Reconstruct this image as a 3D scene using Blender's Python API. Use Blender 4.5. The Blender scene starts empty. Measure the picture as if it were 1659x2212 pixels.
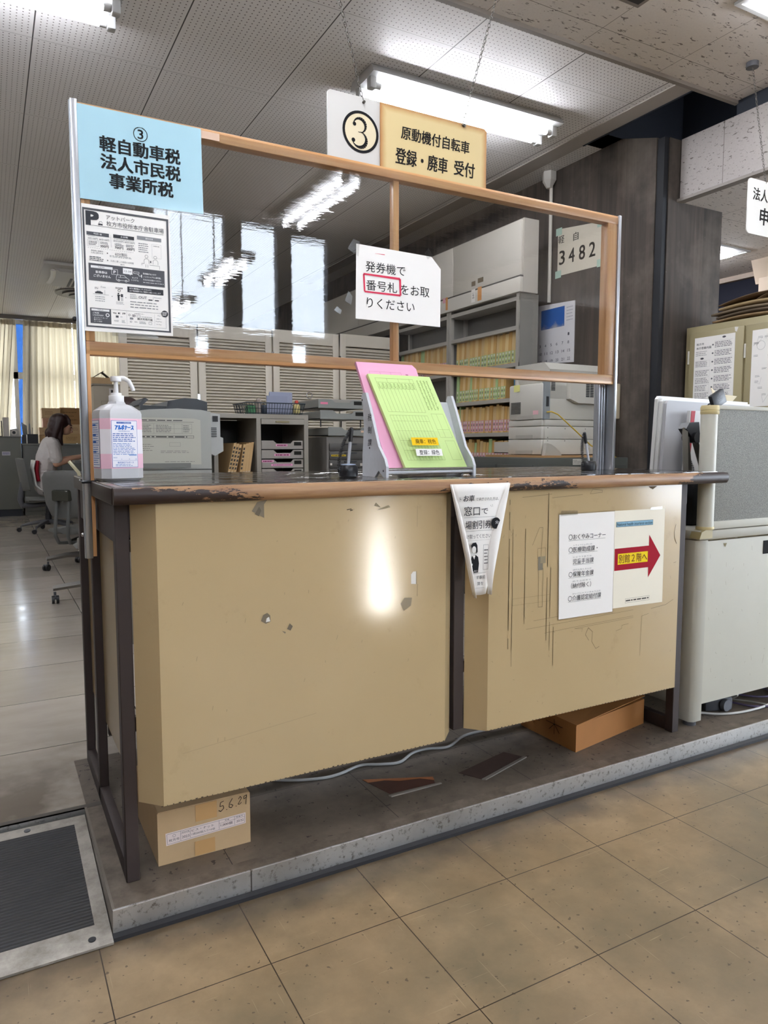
import bpy, bmesh, math, random
from mathutils import Matrix, Vector, noise
random.seed(7)
SC = bpy.context.scene
COL = SC.collection
PI = math.pi

# ------------------------------------------------------------------ camera, sky, exposure
cam_d = bpy.data.cameras.new('camera')
cam = bpy.data.objects.new('camera', cam_d)
COL.objects.link(cam)
YAW, PIT = -0.5013, -0.0904
cam.location = (-0.2381, -1.6549, 1.0538)
cam.rotation_euler = (PI/2 + PIT, 0, YAW)
cam_d.sensor_fit = 'VERTICAL'
cam_d.sensor_height = 36.0
cam_d.lens = 36.0*1557.2/2212
cam_d.clip_start = 0.02
cam_d.clip_end = 100
SC.camera = cam

SKY = 5.0
TUBE = 17.0
SC.view_settings.view_transform = 'Standard'
SC.view_settings.look = 'None'
SC.view_settings.gamma = 1.0
SC.view_settings.use_curve_mapping = False
SC.view_settings.exposure = 1.8
world = bpy.data.worlds.new('sky')
SC.world = world
world.use_nodes = True
_bg = world.node_tree.nodes['Background']
_bg.inputs[0].default_value = (0.86, 0.93, 1.0, 1)
_bg.inputs[1].default_value = SKY
try:
    SC.cycles.use_denoising = True
    SC.cycles.max_bounces = 8
    SC.cycles.diffuse_bounces = 6
    SC.cycles.glossy_bounces = 4
    SC.cycles.transparent_max_bounces = 12
    SC.cycles.caustics_reflective = False
    SC.cycles.caustics_refractive = False
    SC.cycles.sample_clamp_indirect = 6.0
    SC.cycles.blur_glossy = 0.5
except Exception:
    pass

# added spot in place of sunlight through the entrance glass, for the panel highlight
beam_spot_d = bpy.data.lights.new('added_beam_spot', 'SPOT'); beam_spot_d.energy = 6.0e5; beam_spot_d.color = (1, .93, .82); beam_spot_d.spot_size = math.radians(4.6); beam_spot_d.spot_blend = .05; beam_spot_d.shadow_soft_size = .15
beam_spot = bpy.data.objects.new('added_beam_spot', beam_spot_d); COL.objects.link(beam_spot)
beam_spot.location = (5.35+.468*30, -8.7-.883*30, 1.2+.352*30)
beam_spot.rotation_euler = (Vector((5.35, -8.7, 1.2))-Vector(beam_spot.location)).to_track_quat('-Z', 'Y').to_euler()

# ------------------------------------------------------------------ materials
def lin(c):
    if isinstance(c, str):
        c = c.lstrip('#'); c = [int(c[i:i+2], 16) for i in (0, 2, 4)]
    f = lambda v: (v/12.92 if v <= .04045 else ((v+.055)/1.055)**2.4)
    return tuple(f(v/255.0) for v in c[:3]) + (1.0,)

class N:
    """small node-tree builder"""
    def __init__(s, name):
        s.m = bpy.data.materials.new(name); s.m.use_nodes = True
        s.t = s.m.node_tree; s.n = s.t.nodes
        s.b = s.n['Principled BSDF']; s.out = s.n['Material Output']
        s._c = None
    def add(s, typ, **kw):
        nd = s.n.new(typ)
        for k, v in kw.items(): setattr(nd, k, v)
        return nd
    def link(s, a, b): s.t.links.new(a, b)
    def co(s):
        if s._c is None: s._c = s.add('ShaderNodeTexCoord').outputs['Object']
        return s._c
    def mapped(s, scale=(1, 1, 1), loc=(0, 0, 0), rot=(0, 0, 0)):
        mp = s.add('ShaderNodeMapping')
        mp.inputs['Scale'].default_value = scale; mp.inputs['Location'].default_value = loc
        mp.inputs['Rotation'].default_value = rot
        s.link(s.co(), mp.inputs['Vector']); return mp.outputs[0]
    def noise(s, scale, detail=4, vec=None, rough=.55, dist=0):
        nd = s.add('ShaderNodeTexNoise')
        nd.inputs['Scale'].default_value = scale; nd.inputs['Detail'].default_value = detail
        nd.inputs['Roughness'].default_value = rough; nd.inputs['Distortion'].default_value = dist
        s.link(vec if vec is not None else s.co(), nd.inputs['Vector']); return nd.outputs[0]
    def ramp(s, fac, stops, interp='LINEAR'):
        r = s.add('ShaderNodeValToRGB'); r.color_ramp.interpolation = interp
        e = r.color_ramp.elements
        while len(e) < len(stops): e.new(0.5)
        for el, (p, c) in zip(e, stops):
            el.position = p
            el.color = (c, c, c, 1) if isinstance(c, (int, float)) else lin(c)
        s.link(fac, r.inputs[0]); return r.outputs[0]
    def val(s, x):
        if isinstance(x, (int, float)):
            v = s.add('ShaderNodeValue'); v.outputs[0].default_value = x; return v.outputs[0]
        return x
    def math(s, op, a, b=0.0, c=None):
        nd = s.add('ShaderNodeMath', operation=op)
        for i, x in enumerate((a, b) if c is None else (a, b, c)):
            if isinstance(x, (int, float)): nd.inputs[i].default_value = x
            else: s.link(x, nd.inputs[i])
        return nd.outputs[0]
    def xyz(s, vec=None):
        nd = s.add('ShaderNodeSeparateXYZ'); s.link(vec if vec is not None else s.co(), nd.inputs[0]); return nd.outputs
    def mix(s, fac, a, b, mode='MIX'):
        nd = s.add('ShaderNodeMix', data_type='RGBA', blend_type=mode)
        for sock, x in ((nd.inputs[0], fac), (nd.inputs[6], a), (nd.inputs[7], b)):
            if isinstance(x, (int, float)): sock.default_value = x
            elif isinstance(x, (str, tuple, list)): sock.default_value = lin(x)
            else: s.link(x, sock)
        return nd.outputs[2]
    def bump(s, h, strength=.2, dist=.01):
        nd = s.add('ShaderNodeBump'); nd.inputs['Strength'].default_value = strength
        nd.inputs['Distance'].default_value = dist
        s.link(h, nd.inputs['Height']); s.link(nd.outputs[0], s.b.inputs['Normal']); return nd.outputs[0]
    def set(s, **kw):
        for k, v in kw.items():
            i = s.b.inputs[k.replace('_', ' ')]
            if isinstance(v, (int, float)): i.default_value = v
            elif isinstance(v, (str, tuple, list)): i.default_value = lin(v) if not (isinstance(v, tuple) and len(v) == 4) else v
            else: s.link(v, i)
        return s
    def frac_line(s, x, pitch, off, w):
        """1 within w of the multiples of pitch (+off)"""
        f = s.math('FRACT', s.math('DIVIDE', s.math('SUBTRACT', x, off), pitch))
        d = s.math('MINIMUM', f, s.math('SUBTRACT', 1.0, f))
        return s.math('LESS_THAN', d, w/pitch)

_cache = {}
def M(col, rough=.5, metal=0.0, var=.06, vs=8.0, bump=0.0, bs=200.0, coat=0.0, name=None):
    key = (str(col), rough, metal, var, vs, bump, bs, coat)
    if key in _cache: return _cache[key]
    n = N(name or 'paint')
    c = lin(col)
    if var:
        f = n.noise(vs, 4)
        n.set(Base_Color=n.mix(f, tuple(255*max(0, v) for v in [((x*(1-var))**(1/2.4)*1.055-.055) if x > .0031 else x*12.92 for x in c[:3]]),
                               tuple(255*min(1, v) for v in [((min(1, x*(1+var)))**(1/2.4)*1.055-.055) if x > .0031 else x*12.92 for x in c[:3]])))
    else:
        n.b.inputs['Base Color'].default_value = c
    n.set(Roughness=rough, Metallic=metal)
    if coat: n.set(Coat_Weight=coat, Coat_Roughness=.08)
    if bump: n.bump(n.noise(bs, 2), bump, .002)
    _cache[key] = n.m
    return n.m

def ink(col):
    m = M(col, .72, 0, 0, name='ink'); m.node_tree.nodes['Principled BSDF'].inputs['Specular IOR Level'].default_value = .15
    return m
def emis(col, s, name):
    n = N(name); n.set(Base_Color=col, Emission_Color=col, Emission_Strength=s); return n.m

# hall floor: 30 cm vinyl tiles, brown, worn and scratched
n = N('vinyl_tile_brown'); X, Y, _ = n.xyz()
big = n.noise(2.2, 5, rough=.6); mid = n.noise(11, 6, rough=.7); blo = n.noise(3.1, 6, vec=n.mapped((1, 1, 1), loc=(4, 2, 0)), rough=.62)
c = n.mix(n.ramp(big, [(.25, 0), (.75, 1)]), '#7c694e', '#ab9372')
c = n.mix(n.ramp(mid, [(.40, 0), (.85, .5)]), c, '#65563f')
c = n.mix(n.ramp(blo, [(.43, 0), (.76, .85)]), c, '#6a614c')
sp = n.math('GREATER_THAN', n.noise(75, 2, rough=.4), .70)
c = n.mix(n.math('MULTIPLY', sp, .75), c, '#4a3c2e')
scr = n.noise(1.0, 2, vec=n.mapped((6, 260, 1), rot=(0, 0, .62)))
c = n.mix(n.ramp(scr, [(.70, 0), (.74, .35)]), c, '#cbb694')
scr2 = n.noise(1.0, 2, vec=n.mapped((220, 5, 1), rot=(0, 0, .3)))
c = n.mix(n.ramp(scr2, [(.71, 0), (.75, .3)]), c, '#cbb694')
g = n.math('MAXIMUM', n.frac_line(X, .3028, .5282, .0012), n.frac_line(Y, .3028, -.3287, .0012))
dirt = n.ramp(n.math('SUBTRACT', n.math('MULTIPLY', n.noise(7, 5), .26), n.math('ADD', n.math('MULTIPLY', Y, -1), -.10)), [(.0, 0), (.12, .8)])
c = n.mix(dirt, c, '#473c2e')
c = n.mix(g, c, '#34291d')
n.set(Base_Color=c, Roughness=n.ramp(big, [(.3, .30), (.7, .42)]))
n.bump(n.math('MULTIPLY', g, -1), .12, .002)
m_floor = n.m
# office floor: 50 cm pale panels, waxed
n = N('vinyl_tile_pale'); X, Y, _ = n.xyz()
st = n.noise(1.0, 5, vec=n.mapped((5, 14, 1)))
c = n.mix(n.ramp(st, [(.3, 0), (.75, 1)]), '#bab1a6', '#aca398')
wt = n.add('ShaderNodeTexWhiteNoise', noise_dimensions='2D'); cv = n.add('ShaderNodeCombineXYZ')
n.link(n.math('FLOOR', n.math('DIVIDE', n.math('SUBTRACT', X, .215), .5)), cv.inputs[0]); n.link(n.math('FLOOR', n.math('DIVIDE', n.math('SUBTRACT', Y, .413), .5)), cv.inputs[1]); n.link(cv.outputs[0], wt.inputs['Vector'])
c = n.mix(n.math('MULTIPLY', wt.outputs['Value'], .55), c, '#958c80')
edge = n.ramp(Y, [(.42/3, .9), (1.15/3, 0)]) if False else None
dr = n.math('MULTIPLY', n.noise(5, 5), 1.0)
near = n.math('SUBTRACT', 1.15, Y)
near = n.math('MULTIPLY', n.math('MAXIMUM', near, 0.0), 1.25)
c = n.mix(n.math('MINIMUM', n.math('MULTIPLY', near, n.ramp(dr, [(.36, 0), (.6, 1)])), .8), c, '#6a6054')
g = n.math('MAXIMUM', n.frac_line(X, .5, .215, .0022), n.frac_line(Y, .5, .413, .0022))
c = n.mix(g, c, '#4a443d')
n.set(Base_Color=c, Roughness=n.ramp(n.noise(6, 3), [(.3, .14), (.8, .24)]))
n.bump(n.math('MULTIPLY', g, -1), .2, .002)
m_floor_pale = n.m
# dark vinyl under the counter
n = N('vinyl_tile_dark'); X, Y, _ = n.xyz()
c = n.mix(n.ramp(n.noise(6, 6, rough=.7), [(.3, 0), (.75, 1)]), '#4f473e', '#7a6e60')
c = n.mix(n.math('GREATER_THAN', n.noise(60, 2), .68), c, '#332c26')
g = n.math('MAXIMUM', n.frac_line(X, .4585, .233, .001), n.frac_line(Y, .4585, .26, .001))
c = n.mix(g, c, '#1f1a16')
n.set(Base_Color=c, Roughness=.55); m_plat = n.m
# perforated ceiling board
n = N('perforated_board'); X, Y, _ = n.xyz()
P = .0252
fx = n.math('SUBTRACT', n.math('FRACT', n.math('DIVIDE', X, P)), .5)
fy = n.math('SUBTRACT', n.math('FRACT', n.math('DIVIDE', Y, P)), .5)
d2 = n.math('ADD', n.math('MULTIPLY', fx, fx), n.math('MULTIPLY', fy, fy))
hole = n.math('LESS_THAN', d2, .018)
gx = n.frac_line(X, .6035, .036, .003); gy = n.frac_line(Y, .9, 2.34, .0014)
mg = n.math('MAXIMUM', n.frac_line(X, .6035, .036, .014), n.frac_line(Y, .9, 2.34, .012))
hole = n.math('MULTIPLY', hole, n.math('SUBTRACT', 1.0, mg))
c = n.mix(n.noise(2.5, 4), '#dedbd9', '#e9e6e4')
c = n.mix(hole, c, '#615b57'); c = n.mix(gx, c, '#474341'); c = n.mix(gy, c, '#8d8884')
n.set(Base_Color=c, Roughness=.5); m_perf = n.m
# fissured acoustic ceiling board
n = N('fissured_board'); X, Y, _ = n.xyz()
f = n.noise(1.0, 2.5, vec=n.mapped((26, 75, 26), rot=(0, 0, .25)), dist=.6)
fis = n.ramp(f, [(.625, 0), (.66, 1)])
wx = n.frac_line(X, .547, 2.338, .0015); wy = n.frac_line(Y, .60, .944, .0015)
line = n.math('MAXIMUM', wx, wy)
c = n.mix(n.noise(90, 3), '#dbd5d0', '#e8e2dd')
c = n.mix(n.math('MULTIPLY', fis, .75), c, '#4d433b'); c = n.mix(n.math('MULTIPLY', line, .8), c, '#544b44')
n.set(Base_Color=c, Roughness=.9); n.bump(n.math('ADD', n.math('MULTIPLY', fis, -1), n.math('MULTIPLY', n.noise(160, 2), .3)), .5, .004)
m_fiss = n.m
# the same board on a vertical face
n = N('fissured_board_upright')
f = n.noise(1.0, 2.5, vec=n.mapped((40, 40, 110), rot=(.25, 0, 0)), dist=.6)
fis = n.ramp(f, [(.625, 0), (.66, 1)])
_, Y, Z = n.xyz()
line = n.frac_line(Y, .303, 1.17, .0015)
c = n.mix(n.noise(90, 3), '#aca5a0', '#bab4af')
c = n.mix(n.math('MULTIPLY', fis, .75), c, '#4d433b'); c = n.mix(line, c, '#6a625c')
n.set(Base_Color=c, Roughness=.9); m_fiss_v = n.m
# board-marked dark concrete
n = N('board_marked_concrete'); X, Y, Z = n.xyz()
u = n.math('ADD', X, Y)
cell = n.math('FLOOR', n.math('DIVIDE', u, .083))
wn = n.add('ShaderNodeTexWhiteNoise', noise_dimensions='1D'); n.link(cell, wn.inputs['W'])
st = n.noise(1.0, 6, vec=n.mapped((24, 24, 1.3)), rough=.65)
bl = n.noise(2.2, 5, rough=.6)
c = n.mix(wn.outputs['Value'], '#473f38', '#574c43')
c = n.mix(n.ramp(st, [(.35, .75), (.62, 0)]), c, '#2f2924')
c = n.mix(n.ramp(bl, [(.5, 0), (.8, .55)]), c, '#857a6e')
c = n.mix(n.math('MULTIPLY', n.frac_line(u, .083, 0, .0012), .3), c, '#241f1b')
c = n.mix(n.math('MULTIPLY', n.math('GREATER_THAN', n.noise(38, 2), .755), .3), c, '#8a8078')
n.set(Base_Color=c, Roughness=.75); n.bump(st, .25, .004); m_conc = n.m
# orange-brown varnished wood
def wood(name, a, b, along, rough=.35, dark=None):
    n = N(name); sc = {0: (3, 60, 60), 1: (60, 3, 60), 2: (60, 60, 3)}[along]
    g = n.noise(1.0, 6, vec=n.mapped(sc), rough=.6)
    c = n.mix(n.ramp(g, [(.3, 0), (.7, 1)]), a, b)
    n.set(Base_Color=c, Roughness=rough); n.bump(g, .08, .001); return n.m
m_wx = wood('varnished_wood', '#bd8451', '#deb07a', 0)
m_wz = wood('varnished_wood_upright', '#bd8451', '#deb07a', 2)
# counter edge: wood showing through worn dark paint
n = N('worn_edge_wood'); X, Y, Z = n.xyz()
g = n.noise(1.0, 6, vec=n.mapped((5, 70, 70)), rough=.6)
wd = n.mix(n.ramp(g, [(.3, 0), (.7, 1)]), '#8a6346', '#b48e66')
t = n.math('DIVIDE', n.math('ADD', X, .95), 1.95)
amt = n.ramp(t, [(0, .80), (.07, .58), (.14, .45), (.19, .12), (.36, .05), (.42, .42), (.56, .52), (.63, .5), (.68, .12), (.86, .10), (.92, .5), (.965, 1.0)])
low = n.math('MULTIPLY', n.math('SUBTRACT', .020, n.math('ADD', Z, -.873)), 9)
nz = n.noise(1.0, 6, vec=n.mapped((16, 60, 60)), rough=.72)
paint = n.math('GREATER_THAN', n.math('ADD', n.math('ADD', amt, low), n.math('MULTIPLY', n.math('SUBTRACT', nz, .5), 1.5)), .52)
side = n.math('GREATER_THAN', -.925, X)
paint = n.math('MAXIMUM', paint, n.math('MULTIPLY', side, n.math('GREATER_THAN', nz, .33)))
c = n.mix(paint, wd, '#2c1d18')
n.set(Base_Color=c, Roughness=.42); n.bump(n.math('ADD', paint, n.math('MULTIPLY', nz, .4)), .25, .001); m_edge = n.m
# beige enamel of the counter panels
n = N('beige_enamel')
c = n.mix(n.noise(2.2, 4), '#b69f77', '#c1ab83')
c = n.mix(n.ramp(n.noise(14, 5, rough=.7), [(.62, 0), (.8, .35)]), c, '#9c875f')
n.set(Base_Color=c, Roughness=.115, Specular_IOR_Level=.5); n.bump(n.noise(330, 2), .06, .0006); m_panel = n.m
m_brown = M('#362b28', .62, .0, .15, 12, name='brown_enamel')
m_alu = M('#b9bcc0', .32, .85, .05, 30, name='aluminium')
n = N('dirty_steel'); 
c = n.mix(n.ramp(n.noise(75, 6, rough=.75), [(.54, 0), (.66, .85)]), '#c4c3c0', '#5f574b')
c = n.mix(n.ramp(n.noise(4, 4), [(.5, 0), (.85, .6)]), c, '#7b7264')
n.set(Base_Color=c, Roughness=.40, Metallic=.8); m_kerb = n.m
n = N('dirty_kerb_top')
c = n.mix(n.ramp(n.noise(14, 6, rough=.7), [(.35, 0), (.75, 1)]), '#554b41', '#857a6c')
n.set(Base_Color=c, Roughness=.5, Metallic=.2); m_kerbtop = n.m
n = N('worn_steel')
c = n.mix(n.ramp(n.noise(9, 6, rough=.7), [(.40, 0), (.72, .85)]), '#b3ada3', '#5d564c')
n.set(Base_Color=c, Roughness=.42, Metallic=.6); m_worn = n.m
n = N('ribbed_rubber'); X, Y, Z = n.xyz()
w = n.math('SINE', n.math('MULTIPLY', Y, 2*PI/.0105))
c = n.mix(n.ramp(n.noise(7, 5), [(.3, 0), (.75, 1)]), '#2e2e30', '#434343')
c = n.mix(n.ramp(w, [(0, .75), (.7, 0)]), c, '#161617')
n.set(Base_Color=c, Roughness=.6); n.bump(w, .6, .003); m_rubber = n.m
def schlick(n):
    lw = n.add('ShaderNodeLayerWeight'); lw.inputs[0].default_value = .5
    return n.math('ADD', .04, n.math('MULTIPLY', n.math('POWER', lw.outputs['Facing'], 5.0), .96))
# clear plastic film, slightly wavy, reflecting the hall
n = N('clear_film')
fr = schlick(n)
h = n.math('ADD', n.math('MULTIPLY', n.noise(1.0, 3, vec=n.mapped((4, 1, 45))), .5), n.math('MULTIPLY', n.noise(1.0, 2, vec=n.mapped((40, 1, 260))), .10))
bp = n.add('ShaderNodeBump'); bp.inputs['Strength'].default_value = .16; bp.inputs['Distance'].default_value = .0012
n.link(h, bp.inputs['Height'])
gl = n.add('ShaderNodeBsdfGlossy'); gl.inputs['Roughness'].default_value = .012; n.link(bp.outputs[0], gl.inputs['Normal'])
tr = n.add('ShaderNodeBsdfTransparent'); tr.inputs[0].default_value = (.93, .93, .93, 1)
mx = n.add('ShaderNodeMixShader')
n.link(n.math('MINIMUM', n.math('MULTIPLY', fr, 1.25), 1.0), mx.inputs[0])
n.link(tr.outputs[0], mx.inputs[1]); n.link(gl.outputs[0], mx.inputs[2]); n.link(mx.outputs[0], n.out.inputs[0])
m_film = n.m
def clear(name, tint, refl, rough=.03):
    n = N(name); fr = schlick(n)
    gl = n.add('ShaderNodeBsdfGlossy'); gl.inputs['Roughness'].default_value = rough
    tr = n.add('ShaderNodeBsdfTransparent'); tr.inputs[0].default_value = tint + (1,)
    mx = n.add('ShaderNodeMixShader'); n.link(n.math('MINIMUM', n.math('MULTIPLY', fr, refl), 1.0), mx.inputs[0])
    n.link(tr.outputs[0], mx.inputs[1]); n.link(gl.outputs[0], mx.inputs[2]); n.link(mx.outputs[0], n.out.inputs[0]); return n.m
m_glass = clear('window_glass', (.9, .92, .95), 1.0)
m_bluepane = clear('blue_window_glass', (.08, .14, .24), 1.0)
m_acry = clear('clear_acrylic', (.975, .98, .98), 1.5)
m_purple = clear('violet_acrylic', (.55, .52, .60), 1.5, .1)
m_tape = clear('clear_tape', (.95, .95, .94), 2.5, .12)
n = N('crumpled_vinyl')
h = n.math('ADD', n.noise(1.0, 3, vec=n.mapped((2.2, 9, 1)), dist=.8), n.math('MULTIPLY', n.noise(1.0, 2, vec=n.mapped((9, 30, 1))), .25))
bp = n.add('ShaderNodeBump'); bp.inputs['Strength'].default_value = .9; bp.inputs['Distance'].default_value = .035; n.link(h, bp.inputs['Height'])
gl = n.add('ShaderNodeBsdfGlossy'); gl.inputs['Roughness'].default_value = .06; n.link(bp.outputs[0], gl.inputs['Normal'])
tr = n.add('ShaderNodeBsdfTransparent'); mx = n.add('ShaderNodeMixShader')
n.link(n.math('MINIMUM', n.math('MULTIPLY', schlick(n), 2.2), .92), mx.inputs[0]); n.link(tr.outputs[0], mx.inputs[1]); n.link(gl.outputs[0], mx.inputs[2]); n.link(mx.outputs[0], n.out.inputs[0]); m_vinyl = n.m
# curtain cloth lets daylight through
n = N('curtain_cloth')
df = n.add('ShaderNodeBsdfDiffuse'); df.inputs[0].default_value = lin('#d8cfbb')
tl = n.add('ShaderNodeBsdfTranslucent'); tl.inputs[0].default_value = lin('#8b806b')
mx = n.add('ShaderNodeMixShader'); mx.inputs[0].default_value = .42
n.link(df.outputs[0], mx.inputs[1]); n.link(tl.outputs[0], mx.inputs[2]); n.link(mx.outputs[0], n.out.inputs[0]); m_curtain = n.m
# woven partition cloth
n = N('partition_cloth')
wv = n.noise(1.0, 2, vec=n.mapped((420, 420, 300), rot=(0, .5, 0)))
c = n.mix(n.ramp(wv, [(.35, 0), (.65, 1)]), '#7f8280', '#a9aaa5')
c = n.mix(n.ramp(n.noise(3, 4), [(.55, 0), (.85, .35)]), c, '#86826f')
n.set(Base_Color=c, Roughness=.95); n.bump(wv, .3, .001); m_cloth = n.m
# counter top under a vinyl sheet
n = N('dark_laminate_top')
c = n.mix(n.ramp(n.noise(3, 4), [(.3, 0), (.75, 1)]), '#6b6059', '#8a7e75')
h = n.noise(1.0, 3, vec=n.mapped((3, 16, 1)))
n.set(Base_Color=c, Roughness=.16, Coat_Weight=1.0, Coat_Roughness=.04); n.bump(h, .06, .004); m_top = n.m
# cream panel darkened with age round its rim
n = N('aged_cream'); X, Y, Z = n.xyz()
dx = n.math('MINIMUM', n.math('SUBTRACT', X, -.204), n.math('SUBTRACT', .205, X))
dz = n.math('SUBTRACT', .099, Z)
dd = n.math('ADD', n.math('MINIMUM', dx, dz), n.math('MULTIPLY', n.math('SUBTRACT', n.noise(14, 4), .5), .012))
c = n.mix(n.ramp(dd, [(.0, 1), (.022, 0)]), '#d0bb88', '#ae7a42')
n.set(Base_Color=c, Roughness=.45); m_cream = n.m
m_board = M('#c3a57c', .8, 0, .08, 20, name='cardboard'); m_board2 = M('#a9713a', .8, 0, .08, 14, name='brown_cardboard')
m_paper = M('#efece7', .6, 0, .02, 5, name='white_paper'); m_black = M('#17171a', .35, 0, .05, name='black_plastic')
m_white = M('#dcdcd8', .4, 0, .03, name='white_plastic'); m_dgrey = M('#55565a', .5, 0, .06, name='dark_grey_plastic')
m_office = M('#8b8880', .4, .1, .06, 6, name='grey_steel'); m_lgrey = M('#b9b7ae', .5, 0, .04, 6, name='light_grey_plastic')
m_dark = M('#2a2b2e', .6, 0, .1, name='dark_plastic'); m_chrome = M('#c9cacc', .15, 1, 0, name='chrome')
m_chair = M('#6c6d6a', .7, 0, .08, 40, name='grey_upholstery'); m_chairp = M('#5f615e', .5, 0, .05, name='grey_chair_plastic')
m_steelwhite = M('#c9c4b8', .45, 0, .04, name='cream_steel')
# ------------------------------------------------------------------ mesh helpers
class MB:
    def __init__(s): s.bm = bmesh.new(); s.mats = []
    def _mi(s, mat):
        if mat is None: mat = s.mats[0] if s.mats else None
        if mat is None: return 0
        if mat not in s.mats: s.mats.append(mat)
        return s.mats.index(mat)
    def _fin(s, verts, mat):
        mi = s._mi(mat)
        for f in {f for v in verts for f in v.link_faces}: f.material_index = mi
    def box(s, x0, x1, y0, y1, z0, z1, mat=None, bev=0, seg=2, rz=0, c=None):
        mt = Matrix.Translation(((x0+x1)/2, (y0+y1)/2, (z0+z1)/2)) @ Matrix.Diagonal((abs(x1-x0), abs(y1-y0), abs(z1-z0), 1))
        r = bmesh.ops.create_cube(s.bm, size=1, matrix=mt); vs = r['verts']
        mi = s._mi(mat)
        fs = {f for v in vs for f in v.link_faces}
        for f in fs: f.material_index = mi
        if bev:
            es = list({e for v in vs for e in v.link_edges})
            r = bmesh.ops.bevel(s.bm, geom=es, offset=bev, segments=seg, affect='EDGES', profile=.5)
            for f in r['faces']: f.material_index = mi
            vs = list({v for f in r['faces'] for v in f.verts} | {v for v in vs if v.is_valid})
        if rz: bmesh.ops.rotate(s.bm, verts=[v for v in vs if v.is_valid], cent=c or ((x0+x1)/2, (y0+y1)/2, 0), matrix=Matrix.Rotation(rz, 3, 'Z'))
        return s
    def cyl(s, p0, p1, r, r2=None, n=16, mat=None, cap=True):
        p0, p1 = Vector(p0), Vector(p1); d = p1-p0
        mt = Matrix.Translation((p0+p1)/2) @ d.to_track_quat('Z', 'Y').to_matrix().to_4x4()
        q = bmesh.ops.create_cone(s.bm, cap_ends=cap, segments=n, radius1=r, radius2=r if r2 is None else r2, depth=d.length, matrix=mt)
        s._fin(q['verts'], mat); return s
    def tube(s, pts, r, n=8, mat=None, closed=False, flat=1.0):
        pts = [Vector(p) for p in pts]; rings = []; N_ = len(pts)
        up = None
        for i, p in enumerate(pts):
            a = pts[i-1] if (i > 0 or closed) else p; b = pts[(i+1) % N_] if (i < N_-1 or closed) else p
            t = (b-a).normalized()
            if up is None:
                up = Vector((0, 0, 1)) if abs(t.z) < .9 else Vector((1, 0, 0))
            up = (up - t*up.dot(t)).normalized(); sd = t.cross(up)
            rr = r[i] if isinstance(r, (list, tuple)) else r
            rings.append([s.bm.verts.new(p + (up*math.cos(2*PI*k/n)*flat + sd*math.sin(2*PI*k/n))*rr) for k in range(n)])
        mi = s._mi(mat)
        for i in range(N_ if closed else N_-1):
            A, B = rings[i], rings[(i+1) % N_]
            for k in range(n):
                f = s.bm.faces.new((A[k], A[(k+1) % n], B[(k+1) % n], B[k])); f.material_index = mi
        if not closed:
            for rg in (rings[0][::-1], rings[-1]):
                f = s.bm.faces.new(rg); f.material_index = mi
        return s
    def loft(s, secs, mat=None, cap=True, closed=False):
        rings = [[s.bm.verts.new(p) for p in sec] for sec in secs]; mi = s._mi(mat); n = len(rings[0])
        for A, B in zip(rings, rings[1:]):
            for k in range(n if not closed else n):
                f = s.bm.faces.new((A[k], A[(k+1) % n], B[(k+1) % n], B[k])); f.material_index = mi
        if cap:
            for rg in (rings[0][::-1], rings[-1]):
                f = s.bm.faces.new(rg); f.material_index = mi
        return s
    def lathe(s, prof, c=(0, 0, 0), n=24, mat=None, sx=1, sy=1, sq=0):
        """prof = (radius, z); sq > 0 squares the section"""
        def pt(r, z, k):
            a = 2*PI*k/n; ca, sa = math.cos(a), math.sin(a)
            if sq:
                m = (abs(ca)**sq + abs(sa)**sq)**(1/sq); ca, sa = ca/m, sa/m
            return (c[0]+r*ca*sx, c[1]+r*sa*sy, c[2]+z)
        return s.loft([[pt(max(r, 1e-4), z, k) for k in range(n)] for r, z in prof], mat)
    def prism(s, poly, ax, a, b, mat=None):
        """poly in the two other coordinates (in x,y,z order), extruded along axis ax"""
        def P(p, v):
            q = list(p); q.insert(ax, v); return q
        A = [s.bm.verts.new(P(p, a)) for p in poly]; B = [s.bm.verts.new(P(p, b)) for p in poly]
        mi = s._mi(mat); n = len(poly); fs = [s.bm.faces.new(A[::-1]), s.bm.faces.new(B)]
        for k in range(n): fs.append(s.bm.faces.new((A[k], A[(k+1) % n], B[(k+1) % n], B[k])))
        for f in fs: f.material_index = mi
        return s
    def ball(s, c, r, mat=None, u=16, v=10):
        r = r if isinstance(r, (tuple, list)) else (r, r, r)
        q = bmesh.ops.create_uvsphere(s.bm, u_segments=u, v_segments=v, radius=1, matrix=Matrix.Translation(c) @ Matrix.Diagonal((*r, 1)))
        s._fin(q['verts'], mat); return s
    def face(s, vs, mat=None):
        f = s.bm.faces.new([s.bm.verts.new(v) for v in vs]); f.material_index = s._mi(mat); return s
    def grid(s, fn, nu, nv, mat=None):
        V = [[s.bm.verts.new(fn(i/nu, j/nv)) for j in range(nv+1)] for i in range(nu+1)]; mi = s._mi(mat)
        for i in range(nu):
            for j in range(nv):
                f = s.bm.faces.new((V[i][j], V[i+1][j], V[i+1][j+1], V[i][j+1])); f.material_index = mi
        return s
    def xf(s, m): bmesh.ops.transform(s.bm, matrix=m, verts=s.bm.verts[:]); return s

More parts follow.
